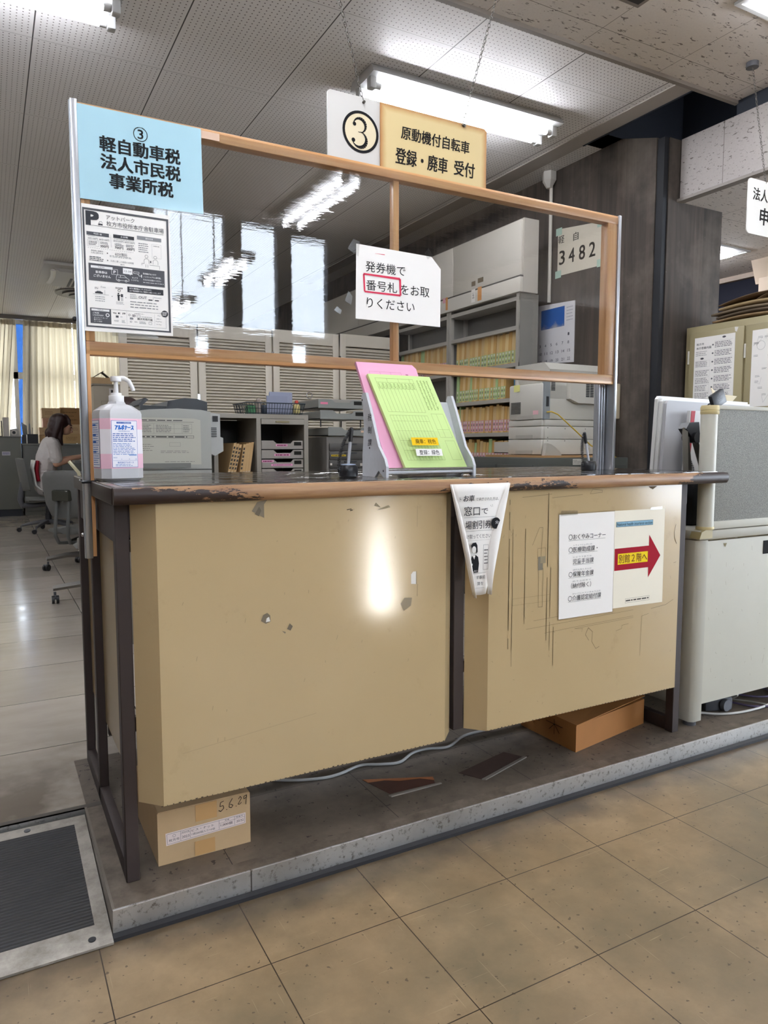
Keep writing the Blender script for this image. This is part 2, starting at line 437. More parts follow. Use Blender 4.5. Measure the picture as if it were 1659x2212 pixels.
def link(o): COL.objects.link(o); return o
def tag(o, label=None, cat=None, group=None, kind=None):
    if label: o['label'] = label
    if cat: o['category'] = cat
    if group: o['group'] = group
    if kind: o['kind'] = kind
    return o
def thing(name, label, cat, loc=(0, 0, 0), rz=0, group=None):
    o = bpy.data.objects.new(name, None); o.empty_display_size = .05
    o.location = loc; o.rotation_euler = (0, 0, rz); link(o)
    return tag(o, label, cat, group)
def rootloc(p):
    while p.parent: p = p.parent
    return Vector(p.location)
def obj(name, mb, mat=None, parent=None, label=None, smooth=40, local=False, solid=0, norm=True):
    """links a builder's mesh as ONE object; world coordinates unless local"""
    if mat and not mb.mats: mb.mats = [mat]
    bm = mb.bm
    if norm: bmesh.ops.recalc_face_normals(bm, faces=bm.faces[:])
    off = Vector((0, 0, 0))
    if parent is not None and not local: off = rootloc(parent)
    me = bpy.data.meshes.new(name)
    if parent is None and not local:
        co = [v.co for v in bm.verts]
        lo = Vector([min(c[i] for c in co) for i in range(3)]); hi = Vector([max(c[i] for c in co) for i in range(3)])
        off = Vector(((lo.x+hi.x)/2, (lo.y+hi.y)/2, lo.z))
    if off.length: bmesh.ops.translate(bm, verts=bm.verts[:], vec=-off)
    bm.to_mesh(me); bm.free()
    for m in mb.mats: me.materials.append(m)
    if smooth:
        me.polygons.foreach_set('use_smooth', [True]*len(me.polygons))
        try: me.set_sharp_from_angle(angle=math.radians(smooth))
        except Exception: pass
    o = bpy.data.objects.new(name, me); link(o)
    if parent is not None: o.parent = parent
    elif not local: o.location = off
    if label: o['label'] = label
    if solid:
        md = o.modifiers.new('thickness', 'SOLIDIFY'); md.thickness = solid
    return o
def single(name, mb, mat, label, cat, group=None, smooth=40, **kw):
    return tag(obj(name, mb, mat, None, None, smooth, **kw), label, cat, group)
def struct(name, mb, mat, parent=None, smooth=0):
    """part of the room, kept in world coordinates"""
    if mat and not mb.mats: mb.mats = [mat]
    bmesh.ops.recalc_face_normals(mb.bm, faces=mb.bm.faces[:])
    me = bpy.data.meshes.new(name); mb.bm.to_mesh(me); mb.bm.free()
    for m in mb.mats: me.materials.append(m)
    if smooth:
        me.polygons.foreach_set('use_smooth', [True]*len(me.polygons)); me.set_sharp_from_angle(angle=math.radians(smooth))
    o = bpy.data.objects.new(name, me); link(o)
    if parent is None: o['kind'] = 'structure'
    else: o.parent = parent
    return o
def dup(root, loc, rz, label, group=None, name=None):
    r = root.copy(); COL.objects.link(r); r.location = loc; r.rotation_euler = (0, 0, rz)
    if label: r['label'] = label
    if group: r['group'] = group
    for ch in list(root.children):
        c = ch.copy(); COL.objects.link(c); c.parent = r
        for g in list(ch.children):
            d = g.copy(); COL.objects.link(d); d.parent = c
    return r
def B(*a, **k): return MB().box(*a, **k)

# ------------------------------------------------------------------ writing
_txt = {}
def text_geo(s, bold):
    key = (s, bold)
    if key in _txt: return _txt[key]
    cu = bpy.data.curves.new('writing', 'FONT'); cu.body = s; cu.offset = bold; cu.resolution_u = 3; cu.fill_mode = 'FRONT'
    o = bpy.data.objects.new('writing', cu); COL.objects.link(o)
    dg = bpy.context.evaluated_depsgraph_get()
    me = bpy.data.meshes.new_from_object(o.evaluated_get(dg))
    vs = [(v.co.x, v.co.y) for v in me.vertices]; fs = [tuple(p.vertices) for p in me.polygons]
    bpy.data.objects.remove(o); bpy.data.curves.remove(cu); bpy.data.meshes.remove(me)
    x0, x1 = min(v[0] for v in vs), max(v[0] for v in vs); y0, y1 = min(v[1] for v in vs), max(v[1] for v in vs)
    _txt[key] = ([(x-x0, y-y0) for x, y in vs], fs, x1-x0, y1-y0)
    return _txt[key]
class Sheet:
    """flat printing on a plane: o + u*ux + v*uy, standing off along n"""
    def __init__(s, o, ux, uy, nrm, base=.0004, step=.00025):
        s.o, s.ux, s.uy, s.n = Vector(o), Vector(ux), Vector(uy), Vector(nrm); s.base = base; s.step = step; s.mb = MB()
    def P(s, u, v, l=0): return s.o + s.ux*u + s.uy*v + s.n*(s.base + l*s.step)
    def poly(s, pts, col, l=0):
        s.mb.face([s.P(u, v, l) for u, v in pts], ink(col) if isinstance(col, (str, tuple)) else col); return s
    def rect(s, u0, u1, v0, v1, col, l=0): return s.poly([(u0, v0), (u1, v0), (u1, v1), (u0, v1)], col, l)
    def frame(s, u0, u1, v0, v1, w, col, l=0):
        s.rect(u0, u1, v0, v0+w, col, l); s.rect(u0, u1, v1-w, v1, col, l); s.rect(u0, u0+w, v0+w, v1-w, col, l); return s.rect(u1-w, u1, v0+w, v1-w, col, l)
    def line(s, pts, w, col, l=0):
        for i, ((a, b), (c, d)) in enumerate(zip(pts, pts[1:])):
            L = math.hypot(c-a, d-b) or 1
            w0 = w[i] if isinstance(w, (list, tuple)) else w; w1 = w[i+1] if isinstance(w, (list, tuple)) else w
            nx, ny = -(d-b)/L/2, (c-a)/L/2
            s.poly([(a+nx*w0, b+ny*w0), (a-nx*w0, b-ny*w0), (c-nx*w1, d-ny*w1), (c+nx*w1, d+ny*w1)], col, l)
        return s
    def disc(s, u, v, r, col, l=0, n=24, ry=None):
        return s.poly([(u+r*math.cos(2*PI*k/n), v+(ry or r)*math.sin(2*PI*k/n)) for k in range(n)], col, l)
    def ring(s, u, v, r, w, col, l=0, n=40, ry=None):
        ry = ry or r
        for k in range(n):
            a, b = 2*PI*k/n, 2*PI*(k+1)/n
            s.poly([(u+q*math.cos(t), v+(q+ry-r)*math.sin(t)) for q, t in ((r, a), (r, b), (r-w, b), (r-w, a))], col, l)
        return s
    def text(s, t, u0, u1, vc, h=None, col='#1b1b1d', bold=0.0, l=0, shear=0.0, slope=0.0):
        """fits the words between u0 and u1, centred on height vc"""
        vs, fs, w, hh = text_geo(t, 0)
        su = (u1-u0)/w; sv = su if h is None else h/hh
        m = ink(col); mi = s.mb._mi(m)
        bo = bold*sv*1.1
        for k, (du, dv) in enumerate(((0, 0), (bo, bo*.6), (-bo, bo*.6), (bo, -bo*.6), (-bo, -bo*.6)) if bold else ((0, 0),)):
            V = []
            for x, y in vs:
                v = vc + (y-hh/2)*sv + dv
                V.append(s.mb.bm.verts.new(s.P(u0+x*su+du+(y-hh/2)*sv*shear, v+(x*su)*slope, l+.08*k)))
            for f in fs:
                try: s.mb.bm.faces.new([V[i] for i in f]).material_index = mi
                except ValueError: pass
        return s
    def small(s, u0, u1, v0, v1, rows, col='#6a6a6c', fill=.45, gap=.12, l=0, rnd=.25):
        """rows of print too small to read: broken thin lines"""
        h = (v1-v0)/rows
        for i in range(rows):
            v = v1-(i+.5)*h; u = u0; end = u1 - (u1-u0)*random.random()*rnd
            while u < end:
                e = min(end, u+(u1-u0)*(.05+.16*random.random())); s.rect(u, e, v-h*fill/2, v+h*fill/2, col, l); u = e+(u1-u0)*gap*.25
        return s
    def emit(s, name, parent, label=None):
        if not s.mb.bm.faces: return None
        return obj(name, s.mb, None, parent, label, smooth=0, norm=False)
def SY(y, **k): return Sheet((0, y, 0), (1, 0, 0), (0, 0, 1), (0, -1, 0), **k)      # faces the hall
def SX(x, **k): return Sheet((x, 0, 0), (0, -1, 0), (0, 0, 1), (-1, 0, 0), **k)     # faces left; u = -y
def page_y(root, poly, y, mat=None, t=.0008, name='page'):
    return obj(name, MB().prism(poly, 1, y, y+t), mat or m_paper, root, smooth=0)
# ================================================================== THE ROOM
F = .058                                   # office floor level
struct('floor', B(-6, 9, -9, .6, -.12, 0), m_floor)
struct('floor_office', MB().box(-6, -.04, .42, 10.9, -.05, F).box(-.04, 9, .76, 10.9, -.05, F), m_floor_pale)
struct('floor_platform', B(-.04, 9, -.085, .76, -.05, F), m_plat)
# torn vinyl on the platform
tp = MB()
tp.prism([(.705, .20), (.90, .115), (.885, .08), (.735, .085)], 2, F, F+.0012, M('#4a2d22', .6, 0, .25, 30))
tp.prism([(.705, .20), (.90, .115), (.893, .095), (.86, .125), (.80, .14), (.76, .165), (.71, .175)], 2, F+.0012, F+.002, M('#a5673d', .7, 0, .2, 30))
tp.prism([(.985, .10), (1.20, .155), (1.23, .10), (1.02, .035)], 2, F, F+.0012, M('#40302a', .6, 0, .25, 30))
tp.prism([(.725, .075), (.90, .072), (.90, .066), (.73, .066)], 2, F, F+.003, M('#8b857c', .5))
tp.prism([(1.02, .03), (1.235, .095), (1.24, .087), (1.03, .022)], 2, F, F+.003, M('#77716a', .5))
o = struct('trim_4', tp, None); o['label'] = 'torn vinyl patches on the dark platform floor'
k = MB(); k.mats = [m_kerb]
for a, b in ((-.046, .262), (.264, 9)):
    k.box(a, b, -.090, -.084, .008, .0605, m_kerb, .0012, 1)
k.box(-.046, 9, -.0895, -.044, F, .0600, m_kerbtop)
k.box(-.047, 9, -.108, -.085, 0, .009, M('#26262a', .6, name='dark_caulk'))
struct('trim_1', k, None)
k = MB(); k.mats = [m_kerb]
k.box(-.046, -.040, -.088, .42, 0, .0603, M('#7d766c', .45, .5, .15, 30)); k.box(-.046, .002, -.087, .42, F, .0598, m_kerbtop)
k.box(-6, -.046, .414, .42, 0, .060, m_kerb); k.box(-6, -.002, .414, .438, F, .0600, M('#57524b', .5, .4, .2, 30))
struct('trim_2', k, None)

# ceilings
struct('ceiling', MB().box(-6, 3.235, 1.117, 10.9, 3.0, 3.1).box(3.235, 3.6, 1.98, 10.9, 3.0, 3.1), m_perf)
struct('ceiling_strip', B(3.10, 3.235, 1.15, 6.5, 2.994, 3.0), M('#a8a19a', .6))
c = MB(); c.mats = [m_fiss]
c.box(-6, 3.235, -3.6, 1.117, 2.98, 3.1).box(3.235, 3.53, -3.6, 1.10, 2.98, 3.1)
struct('ceiling_hall', c, None)
struct('trim_3', B(-6, 3.53, 1.092, 1.117, 2.962, 2.984), M('#8d857d', .5))
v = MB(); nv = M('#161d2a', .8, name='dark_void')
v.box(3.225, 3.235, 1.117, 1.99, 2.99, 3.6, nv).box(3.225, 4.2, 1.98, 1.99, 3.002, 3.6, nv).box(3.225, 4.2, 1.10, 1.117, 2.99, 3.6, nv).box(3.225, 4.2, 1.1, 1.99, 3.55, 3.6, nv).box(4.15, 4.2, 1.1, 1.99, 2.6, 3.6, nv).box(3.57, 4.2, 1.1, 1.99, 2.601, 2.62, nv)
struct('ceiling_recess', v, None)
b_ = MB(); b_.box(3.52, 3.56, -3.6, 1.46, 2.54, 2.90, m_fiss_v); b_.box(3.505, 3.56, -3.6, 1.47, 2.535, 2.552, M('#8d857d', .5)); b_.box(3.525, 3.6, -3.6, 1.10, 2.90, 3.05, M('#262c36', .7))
struct('beam', b_, None)
struct('ceiling_side', MB().box(3.56, 9, -3.6, 9.2, 2.54, 2.6), m_fiss)
struct('ceiling_high', MB().box(-6, 9, -9, -3.6, 4.8, 4.9).box(-6, 9, -3.62, -3.6, 2.9, 4.8), M('#a8a099', .8))

# walls
struct('wall_column', MB().prism([(2.5, F), (2.5, 3.0), (1.80, 3.0), (1.53, 2.91), (1.53, F)], 0, 3.385, 3.93).box(3.43, 3.93, 1.47, 1.53, F, 2.90), m_conc)
struct('groove_shade', B(3.393, 3.4305, 1.477, 1.5305, F, 2.9), M('#15171c', .7))  # dark strip filling the corner notch, the groove's shade put into its colour
struct('wall_right', B(3.42, 3.55, 2.5, 10.9, F, 3.05), m_conc)
struct('wall_left', B(-6.1, -6, -9, 10.9, 0, 4.9), M('#7d766d', .8))
w = MB(); wm = M('#b9b2a6', .8); w.mats = [wm]
w.box(-6, -3.6, 10.75, 10.9, 0, 3.05).box(1.8, 3.6, 10.75, 10.9, 0, 3.05).box(-3.6, 1.8, 10.75, 10.9, 0, 1.05).box(-3.6, 1.8, 10.75, 10.9, 2.93, 3.05)
struct('wall_back', w, None)
fr = MB(); am = M('#9b9690', .45, .3)
for x in (-3.6, -2.4, -1.2, .19, .43, 1.77): fr.box(x-.03, x+.03, 10.74, 10.80, 1.05, 2.93, am)
fr.box(-3.6, 1.8, 10.74, 10.80, 2.08, 2.18, am).box(-3.6, 1.8, 10.74, 10.80, 2.9, 2.95, am).box(-3.6, 1.8, 10.70, 10.80, 1.02, 1.07, am)
win = struct('window_1', fr, None)
struct('pane', B(-3.6, 1.8, 10.765, 10.775, 1.05, 2.93), m_glass, win)
struct('tinted_pane', B(.22, .40, 10.755, 10.762, 1.07, 2.9), m_bluepane, win)
# hall behind: tall windows in a dark wall
xs = [(-1.6, -.3, 2.9, 4.4), (2.0, 3.03, 2.85, 4.5), (3.29, 3.86, 2.85, 4.45), (4.10, 4.72, 2.85, 4.35)]
dark = M('#4a4a50', .7, 0, .1, name='hall_wall'); w = MB(); w.mats = [dark]
lowop = [(2.55, 2.78, 2.45, 2.72), (4.10, 4.38, 2.05, 2.7), (5.2, 5.42, .05, 2.3)]
xc = sorted({-6, 9, *[q for o in xs+lowop for q in o[:2]]})
for a, b in zip(xc, xc[1:]):
    ops = sorted([o[2:] for o in xs+lowop if o[0] <= a+1e-6 and o[1] >= b-1e-6]); z = 0
    for p, q in ops:
        if p > z: w.box(a, b, -8.85, -8.7, z, p)
        z = q
    w.box(a, b, -8.85, -8.7, z, 4.85)
struct('wall_front', w, None)
g = MB()
for o in xs+lowop: g.box(o[0], o[1], -8.80, -8.79, o[2], o[3])
struct('window_2', g, m_glass)
struct('added_daylight_window', B(9.04, 9.05, -6.6, -1.3, .05, 2.35), m_glass)  # pane of an added opening that lets in daylight to lift the ceiling
struct('wall_side', MB().box(9, 9.1, -9, -6.6, 0, 4.9).box(9, 9.1, -1.3, 9.2, 0, 4.9).box(9, 9.1, -6.6, -1.3, 0, .05).box(9, 9.1, -6.6, -1.3, 2.35, 4.9).box(3.55, 9, 9.1, 9.2, 0, 2.6), M('#b8aea2', .8))
# ------------------------------------------------------------------ lamps
m_tube = emis('#f3f6ff', TUBE, 'tube_light'); m_house = M('#b2b2b0', .45, 0, .02, name='white_housing')
def tube_lamp(loc, along, label, surface=True, group=None):
    L = 1.27
    t = thing('ceiling_light', label, 'light', loc, 0 if along == 'x' else PI/2, group)
    h = MB(); h.prism([(-.11, -.004), (.11, -.004), (.135, -.046), (.03, -.055), (-.03, -.055), (-.135, -.046)], 0, -L/2, L/2)
    obj('housing', h, m_house, t, local=True)
    for s in (-1, 1):
        obj('fluorescent_tube', MB().cyl((-L/2+.06, s*.066, -.082), (L/2-.06, s*.066, -.082), .0162, n=12), m_tube, t, local=True)
        for e in (-1, 1):
            hd = MB()
            hd.box(e*(L/2-.025)-.018, e*(L/2-.025)+.018, s*.066-.022, s*.066+.022, -.105, -.045, bev=.006); hd.cyl((e*(L/2-.075), s*.066, -.082), (e*(L/2-.045), s*.066, -.082), .017, n=12)
            obj('lamp_holder', hd, m_house, t, local=True)
    return t
tube_lamp((2.195, 1.87, 3.0), 'x', 'twin tube fluorescent light on the ceiling just behind the hanging number sign')
tube_lamp((-.285, 1.83, 3.0), 'x', 'twin tube fluorescent light at the top left corner of the ceiling')
for p in ((-1.95, 4.6, 3.0), (-1.95, 7.4, 3.0), (-3.6, 1.83, 3.0)):
    tube_lamp(p, 'x', 'unseen twin tube light added on the perforated ceiling to light the left office', group='added unseen office lights')  # unseen fixtures added to light the left of the office
for p in ((2.07, -3.0, 2.98), (2.07, -5.5, 2.98), (2.07, -7.8, 2.98)):
    q = tube_lamp(p, 'y', 'twin tube light of the hall, seen mirrored in the screen film', group='hall lights mirrored in the film')
    if p[1] < -3.6: obj('hanger', MB().cyl((-.4, 0, 0), (-.4, 0, 1.82), .008).cyl((.4, 0, 0), (.4, 0, 1.82), .008), m_house, q, local=True)
for p in ((-.7, -2.9, 2.98), (-.7, -1.2, 2.98)):
    tube_lamp(p, 'y', 'unseen twin tube light added behind the viewer to brighten the hall', group='added unseen hall lights')  # unseen tubes added behind the camera to brighten hall and counter front
def troffer(loc, label, sx=.24, sy=1.26, group=None):
    t = thing('recessed_light', label, 'light', loc, 0, group)
    f = MB(); a, b = sx/2, sy/2
    for x0, x1, y0, y1 in ((-a-.02, -a, -b-.02, b+.02), (a, a+.02, -b-.02, b+.02), (-a, a, -b-.02, -b), (-a, a, b, b+.02)): f.box(x0, x1, y0, y1, -.012, 0)
    f.box(-a, a, -b, b, -.006, -.001)
    obj('frame', f, m_house, t, local=True)
    for s in (-1, 1): obj('fluorescent_tube', MB().cyl((s*.055, -b+.05, -.03), (s*.055, b-.05, -.03), .0155, n=12), m_tube, t, local=True)
    return t
troffer((2.84, -.12, 2.98), 'white recessed ceiling light cut by the top right corner')
for x in (.55,): troffer((x, -.12, 2.98), 'unseen recessed ceiling light added above the counter to brighten the hall side', group='added unseen recessed lights')  # added above the frame to brighten the counter and hall ceiling
troffer((4.74, 2.6, 2.54), 'recessed ceiling light beyond the concrete column on the right', .32)
for p in ((6.2, 0.0, 2.54), (6.2, -2.6, 2.54)): troffer(p, 'unseen recessed ceiling light added in the side hall for light from the right', group='added unseen recessed lights')  # unseen, added so that more light comes from the right
# ceiling fittings
t = thing('ceiling_hatch', 'dark square opening in the fissured ceiling at the top edge', 'vent', (2.2, .62, 2.98))
obj('frame', B(2.05, 2.345, .49, .745, 2.968, 2.98), M('#8a827a', .5), t); obj('grille', B(2.075, 2.32, .515, .72, 2.962, 2.97), M('#332f2c', .7), t)
t = thing('air_conditioner', 'white cassette air conditioner in the ceiling beside the screen post', 'air conditioner', (.95, 7.4, 3.0))
obj('body', B(.36, 1.5, 6.85, 7.95, 2.965, 2.999, bev=.008), M('#cfcdc8', .5), t)
h = MB(); h.prism([(.46, 2.967), (1.4, 2.967), (1.33, 2.93), (.53, 2.93)], 1, 7.0, 7.8); obj('cover', h, M('#bdbbb6', .5), t)
g = MB()
for i in range(14): g.box(.66+i*.048, .685+i*.048, 7.3, 7.76, 2.926, 2.931)
obj('grille', g, m_dark, t)
l = MB(); l.tube([(.47+.02*math.sin(i*PI/8), 7.05+.7*i/8, 2.95) for i in range(9)], .03, 8, flat=.4); obj('louver', l, M('#dddbd6', .4), t)
t = thing('round_vent', 'round grey ceiling diffuser behind the air conditioner', 'vent', (.92, 8.45, 3.0))
for nm, r, z, mt in (('rim', .33, 2.985, '#77726d'), ('ring', .25, 2.965, '#8c8782'), ('ring', .17, 2.95, '#77726d'), ('core', .09, 2.938, '#8c8782')):
    obj(nm, MB().lathe([(r*.7, 0), (r, .0), (r, .012), (r*.72, .022)], (.92, 8.45, z), 32), M(mt, .5, .2), t)

# ------------------------------------------------------------------ entrance mat
def zr(y): return .006 + (y+.115)/(.515)*.044
t = thing('entrance_mat', 'black ribbed rubber mat in a steel frame at the left of the counter', 'mat', (-.5, .14, 0))
fm = MB()
def slab(x0, x1, y0, y1, mb, up=0.0, mat=None):
    q = [(x0, y0, zr(y0)+up), (x1, y0, zr(y0)+up), (x1, y1, zr(y1)+up), (x0, y1, zr(y1)+up)]; d = [(x, y, 0.001 if up == 0 else z-.004) for x, y, z in q]
    V = [mb.bm.verts.new(p) for p in q+d]; mi = mb._mi(mat)
    for f in ((0, 1, 2, 3), (7, 6, 5, 4), (0, 4, 5, 1), (1, 5, 6, 2), (2, 6, 7, 3), (3, 7, 4, 0)): mb.bm.faces.new([V[i] for i in f]).material_index = mi
for a in ((-1.0, -.048, -.115, -.045), (-1.0, -.048, .362, .40), (-.078, -.048, -.045, .362), (-1.0, -.97, -.045, .362)): slab(*a, fm)
obj('frame', fm, m_worn, t, smooth=0)
rm = MB(); slab(-.97, -.078, -.045, .362, rm); obj('rubber_sheet', rm, m_rubber, t, smooth=0)
obj('screw', MB().cyl((-.088, -.088, zr(-.088)-.001), (-.088, -.088, zr(-.088)+.0015), .008), m_dark, t)
obj('screw', MB().cyl((-.19, .383, zr(.383)-.001), (-.19, .383, zr(.383)+.0015), .008), m_dgrey, t)

# ================================================================== THE COUNTER
ZT = .968
ct = thing('service_counter', 'long beige service counter with worn wooden edge and dark legs', 'counter', (.95, .33, F))
obj('worktop', B(-.005, 1.955, -.052, .70, .932, ZT, bev=.003), m_top, ct)
e = MB()
e.prism([(-.052, .930), (-.066, .932), (-.073, .941), (-.074, .958), (-.068, .9665), (-.052, .9675)], 0, -.012, 1.962)
e.box(-.014, -.004, -.053, .70, .930, .9675, bev=.003); e.box(1.954, 1.964, -.053, .70, .930, .9675, bev=.003)
obj('edge_trim', e, m_edge, ct, smooth=50)
obj('apron', MB().box(.005, 1.85, .002, .03, .86, .93).box(.002, .022, .03, .70, .84, .93).box(1.83, 1.85, .03, .70, .84, .93), m_brown, ct)
obj('vinyl_sheet', MB().box(.01, 1.94, -.045, .69, ZT, ZT+.0018), m_vinyl, ct)
for x0, x1, y0 in ((-.002, .028, 0), (-.002, .022, .43), (-.002, .022, .715), (1.815, 1.848, 0), (1.822, 1.848, .43), (1.822, 1.848, .715)):
    obj('leg', B(x0, x1, y0, y0+.032, F, .932, bev=.002, seg=1), m_brown, ct)
obj('centre_post', B(.893, .928, .0, .032, .246, .932, bev=.002, seg=1), m_brown, ct)
for x0, x1 in ((-.002, .022), (1.822, 1.848)): obj('bottom_rail', B(x0, x1, .03, .72, F, F+.045, bev=.002), m_brown, ct)
obj('stretcher', MB().box(.022, 1.822, .40, .42, F+.20, F+.24), m_brown, ct)
def pan(x0, x1, ch0, ch1):
    p = MB(); z0, z1 = .246, .931
    base = [(x0, .0), (x0+ch0, -.05), (x1-ch1, -.05), (x1, .0)]
    p.prism(base, 2, z0, z1); return p
p1 = obj('front_panel', pan(.030, .880, .046, .048), m_panel, ct, smooth=0)
p2 = obj('front_panel', pan(.930, 1.808, .046, .05), m_panel, ct, smooth=0)
# scuffs and glue left by old notices
s = SY(-.0503); gw = '#857a68'
s.poly([(.292, .905), (.322, .888), (.322, .92), (.33, .93), (.306, .926)], gw); s.poly([(.299, .898), (.309, .893), (.315, .905), (.31, .915)], '#6f6656', 1)
s.poly([(.310, .644), (.322, .636), (.334, .640), (.333, .655), (.326, .662), (.316, .658)], '#7d7260'); s.poly([(.322, .640), (.333, .641), (.330, .652), (.324, .649)], '#dedbd2', 1)
s.poly([(.375, .617), (.384, .612), (.39, .622), (.382, .63)], '#6f6656'); s.poly([(.362, .614), (.37, .606), (.372, .61)], '#7d7260')
s.poly([(.722, .695), (.737, .693), (.737, .727), (.728, .727), (.722, .72)], '#e2dfd8'); s.poly([(.737, .693), (.740, .693), (.740, .728), (.737, .727)], '#9c8d6e')
s.poly([(.70, .625), (.722, .637), (.725, .658), (.702, .66), (.69, .645)], '#998c75'); s.poly([(.612, .905), (.632, .9), (.618, .913)], '#94886f'); s.poly([(.62, .893), (.66, .899), (.655, .905), (.63, .898)], '#9e9174')
s.line([(.536, .898), (.549, .90)], .002, '#4b4334'); s.line([(.545, .896), (.552, .897)], .003, '#4b4334'); s.line([(.74, .845), (.741, .90)], .0008, '#8b7d60'); s.line([(.741, .66), (.742, .693)], .001, '#7d7058')
for i in range(26): 
    a, b = .1+.7*random.random(), .3+.6*random.random(); s.line([(a, b), (a+.004*random.random(), b+.012*random.random())], .0008, '#8b7d60')
for i in range(60): s.rect(.07+.0128*i, .0715+.0128*i+random.random()*.004, .246, .2475+random.random()*.0015, '#4a4034')
s.line([(.12, .36), (.45, .395)], .0008, '#a08e6a')
s.emit('scuff_marks', p1)
s = SY(-.0503); dk = '#75684e'
for a, b, c, d in ((1.045, 1.047, .41, .905), (1.058, 1.0593, .42, .9), (1.187, 1.189, .43, .92), (1.20, 1.2013, .43, .70), (1.103, 1.1047, .52, .82), (1.215, 1.2163, .40, .52)):
    for q in range(9):
        z = c+(d-c)*random.random(); s.rect(a, b, z, min(d, z+.03+.1*random.random()), dk)
s.frame(1.155, 1.172, .585, .70, .0012, dk); s.frame(1.150, 1.180, .73, .76, .0008, dk); s.rect(1.152, 1.170, .695, .735, '#7f7868', 1); s.rect(1.16, 1.18, .715, .735, '#94896f', 2)
for z in (.525, .50, .505, .547): s.line([(1.10+.3*random.random(), z), (1.30, z+.004), (1.55, z+.01)], .0008, dk)
for a in ((1.20, .905, 1.32), (1.09, .91, 1.20)): s.line([(a[0], a[1]), (a[2], a[1]+.006)], .001, dk)
s.line([(1.36, .46), (1.345, .48), (1.357, .50), (1.375, .485), (1.372, .455), (1.39, .43), (1.405, .435)], .001, '#4f4633'); s.line([(1.475, .475), (1.50, .48), (1.50, .49), (1.53, .492)], .001, dk); s.line([(1.585, .38), (1.588, .51), (1.62, .515)], .001, dk)
s.line([(1.735, .80), (1.728, .775), (1.73, .755), (1.742, .735)], .0014, '#4f4633'); s.line([(1.73, .672), (1.743, .675)], .001, '#4f4633'); s.line([(1.63, .53), (1.70, .536), (1.735, .55)], .0012, dk); s.line([(1.35, .912), (1.40, .915), (1.40, .922), (1.36, .926), (1.35, .912)], .001, dk)
s.line([(1.13, .77), (1.155, .82), (1.168, .82), (1.163, .735)], .001, dk); s.poly([(1.60, .928), (1.62, .918), (1.64, .928)], '#6a5d45'); s.frame(1.06, 1.20, .60, .62, .0008, '#95835f')
for i in range(36): 
    a, b = .99+.75*random.random(), .28+.62*random.random(); s.line([(a, b), (a+.012*(random.random()-.5), b+.012*random.random())], .0008, '#86775a')
for i in range(60): s.rect(.975+.0128*i, .9765+.0128*i+random.random()*.004, .246, .2475+random.random()*.0015, '#4a4034')
s.emit('scuff_marks', p2)
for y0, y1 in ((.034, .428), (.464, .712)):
    obj('side_panel', B(.019, .025, y0, y1, .29, .90), M('#8d7a57', .4, 0, .08, 5), ct, smooth=0)  # left side's shade put into a darker copy of the beige enamel
    obj('side_moulding', B(.012, .019, y0+.02, y0+.028, .29, .90), m_alu, ct)
    obj('side_panel', B(1.83, 1.84, y0, y1, .29, .90), m_panel, ct, smooth=0)

# ------------------------------------------------------------------ screen on the counter
sc = thing('partition_screen', 'wood framed clear film screen standing along the counter top', 'screen', (.9, .32, .77))
y0, y1 = .30, .335
obj('top_rail', B(-.012, 1.802, y0, y1, 1.855, 1.884, bev=.002), m_wx, sc)
obj('bottom_rail', B(-.012, 1.798, y0, y1, 1.283, 1.316, bev=.002), m_wx, sc)
obj('stile', B(-.012, .010, y0, y1, 1.316, 1.855, bev=.002), m_wz, sc); obj('stile', B(1.752, 1.798, y0, y1, 1.316, 1.855, bev=.002), m_wz, sc)
obj('mullion', B(.872, .892, y0+.012, y1, 1.316, 1.855, bev=.001), m_wz, sc)
obj('film', B(-.004, 1.795, .2970, .2976, 1.292, 1.876), m_film, sc, smooth=0)
lp = MB(); lp.box(-.029, -.013, .296, .34, .77, 1.889, bev=.002); lp.box(-.031, -.0275, .305, .318, .77, 1.887); obj('post', lp, m_alu, sc)
obj('wood_strip', B(-.0125, -.004, .298, .33, .775, 1.284), m_wz, sc)
rp = MB(); rp.box(1.799, 1.812, .294, .345, ZT, 1.886, bev=.002)
for x in (1.764, 1.776, 1.788): rp.box(x, x+.009, .333, .36, ZT, 1.284, bev=.002)
rp.box(1.762, 1.80, .338, .358, ZT, 1.284); obj('post', rp, m_alu, sc)
obj('strap', MB().tube([(-.033, .29, .965), (-.006, .285, .966), (.004, .292, .969), (.004, .345, .969), (-.033, .345, .967), (-.035, .318, .966)], .0035, 6, closed=True), m_black, sc)
obj('screw', MB().ball((-.034, .315, 1.37), .006), m_dark, sc); obj('screw', MB().ball((-.034, .315, .83), .005), m_chrome, sc)
for q in ([(.045, 1.650), (.115, 1.650), (.115, 1.664), (.045, 1.664)], [(.05, 1.332), (.165, 1.332), (.16, 1.342), (.05, 1.342)], [(.71, 1.630), (.745, 1.612), (.750, 1.655), (.728, 1.66)], [(.70, 1.48), (.72, 1.47), (.725, 1.495), (.712, 1.51)], [(.975, 1.648), (.985, 1.632), (1.005, 1.645), (.988, 1.667)], [(.665, 1.45), (.685, 1.44), (.69, 1.452), (.675, 1.462)]):
    obj('tape', MB().prism(q, 1, .2955, .2962), m_tape, sc, smooth=0)
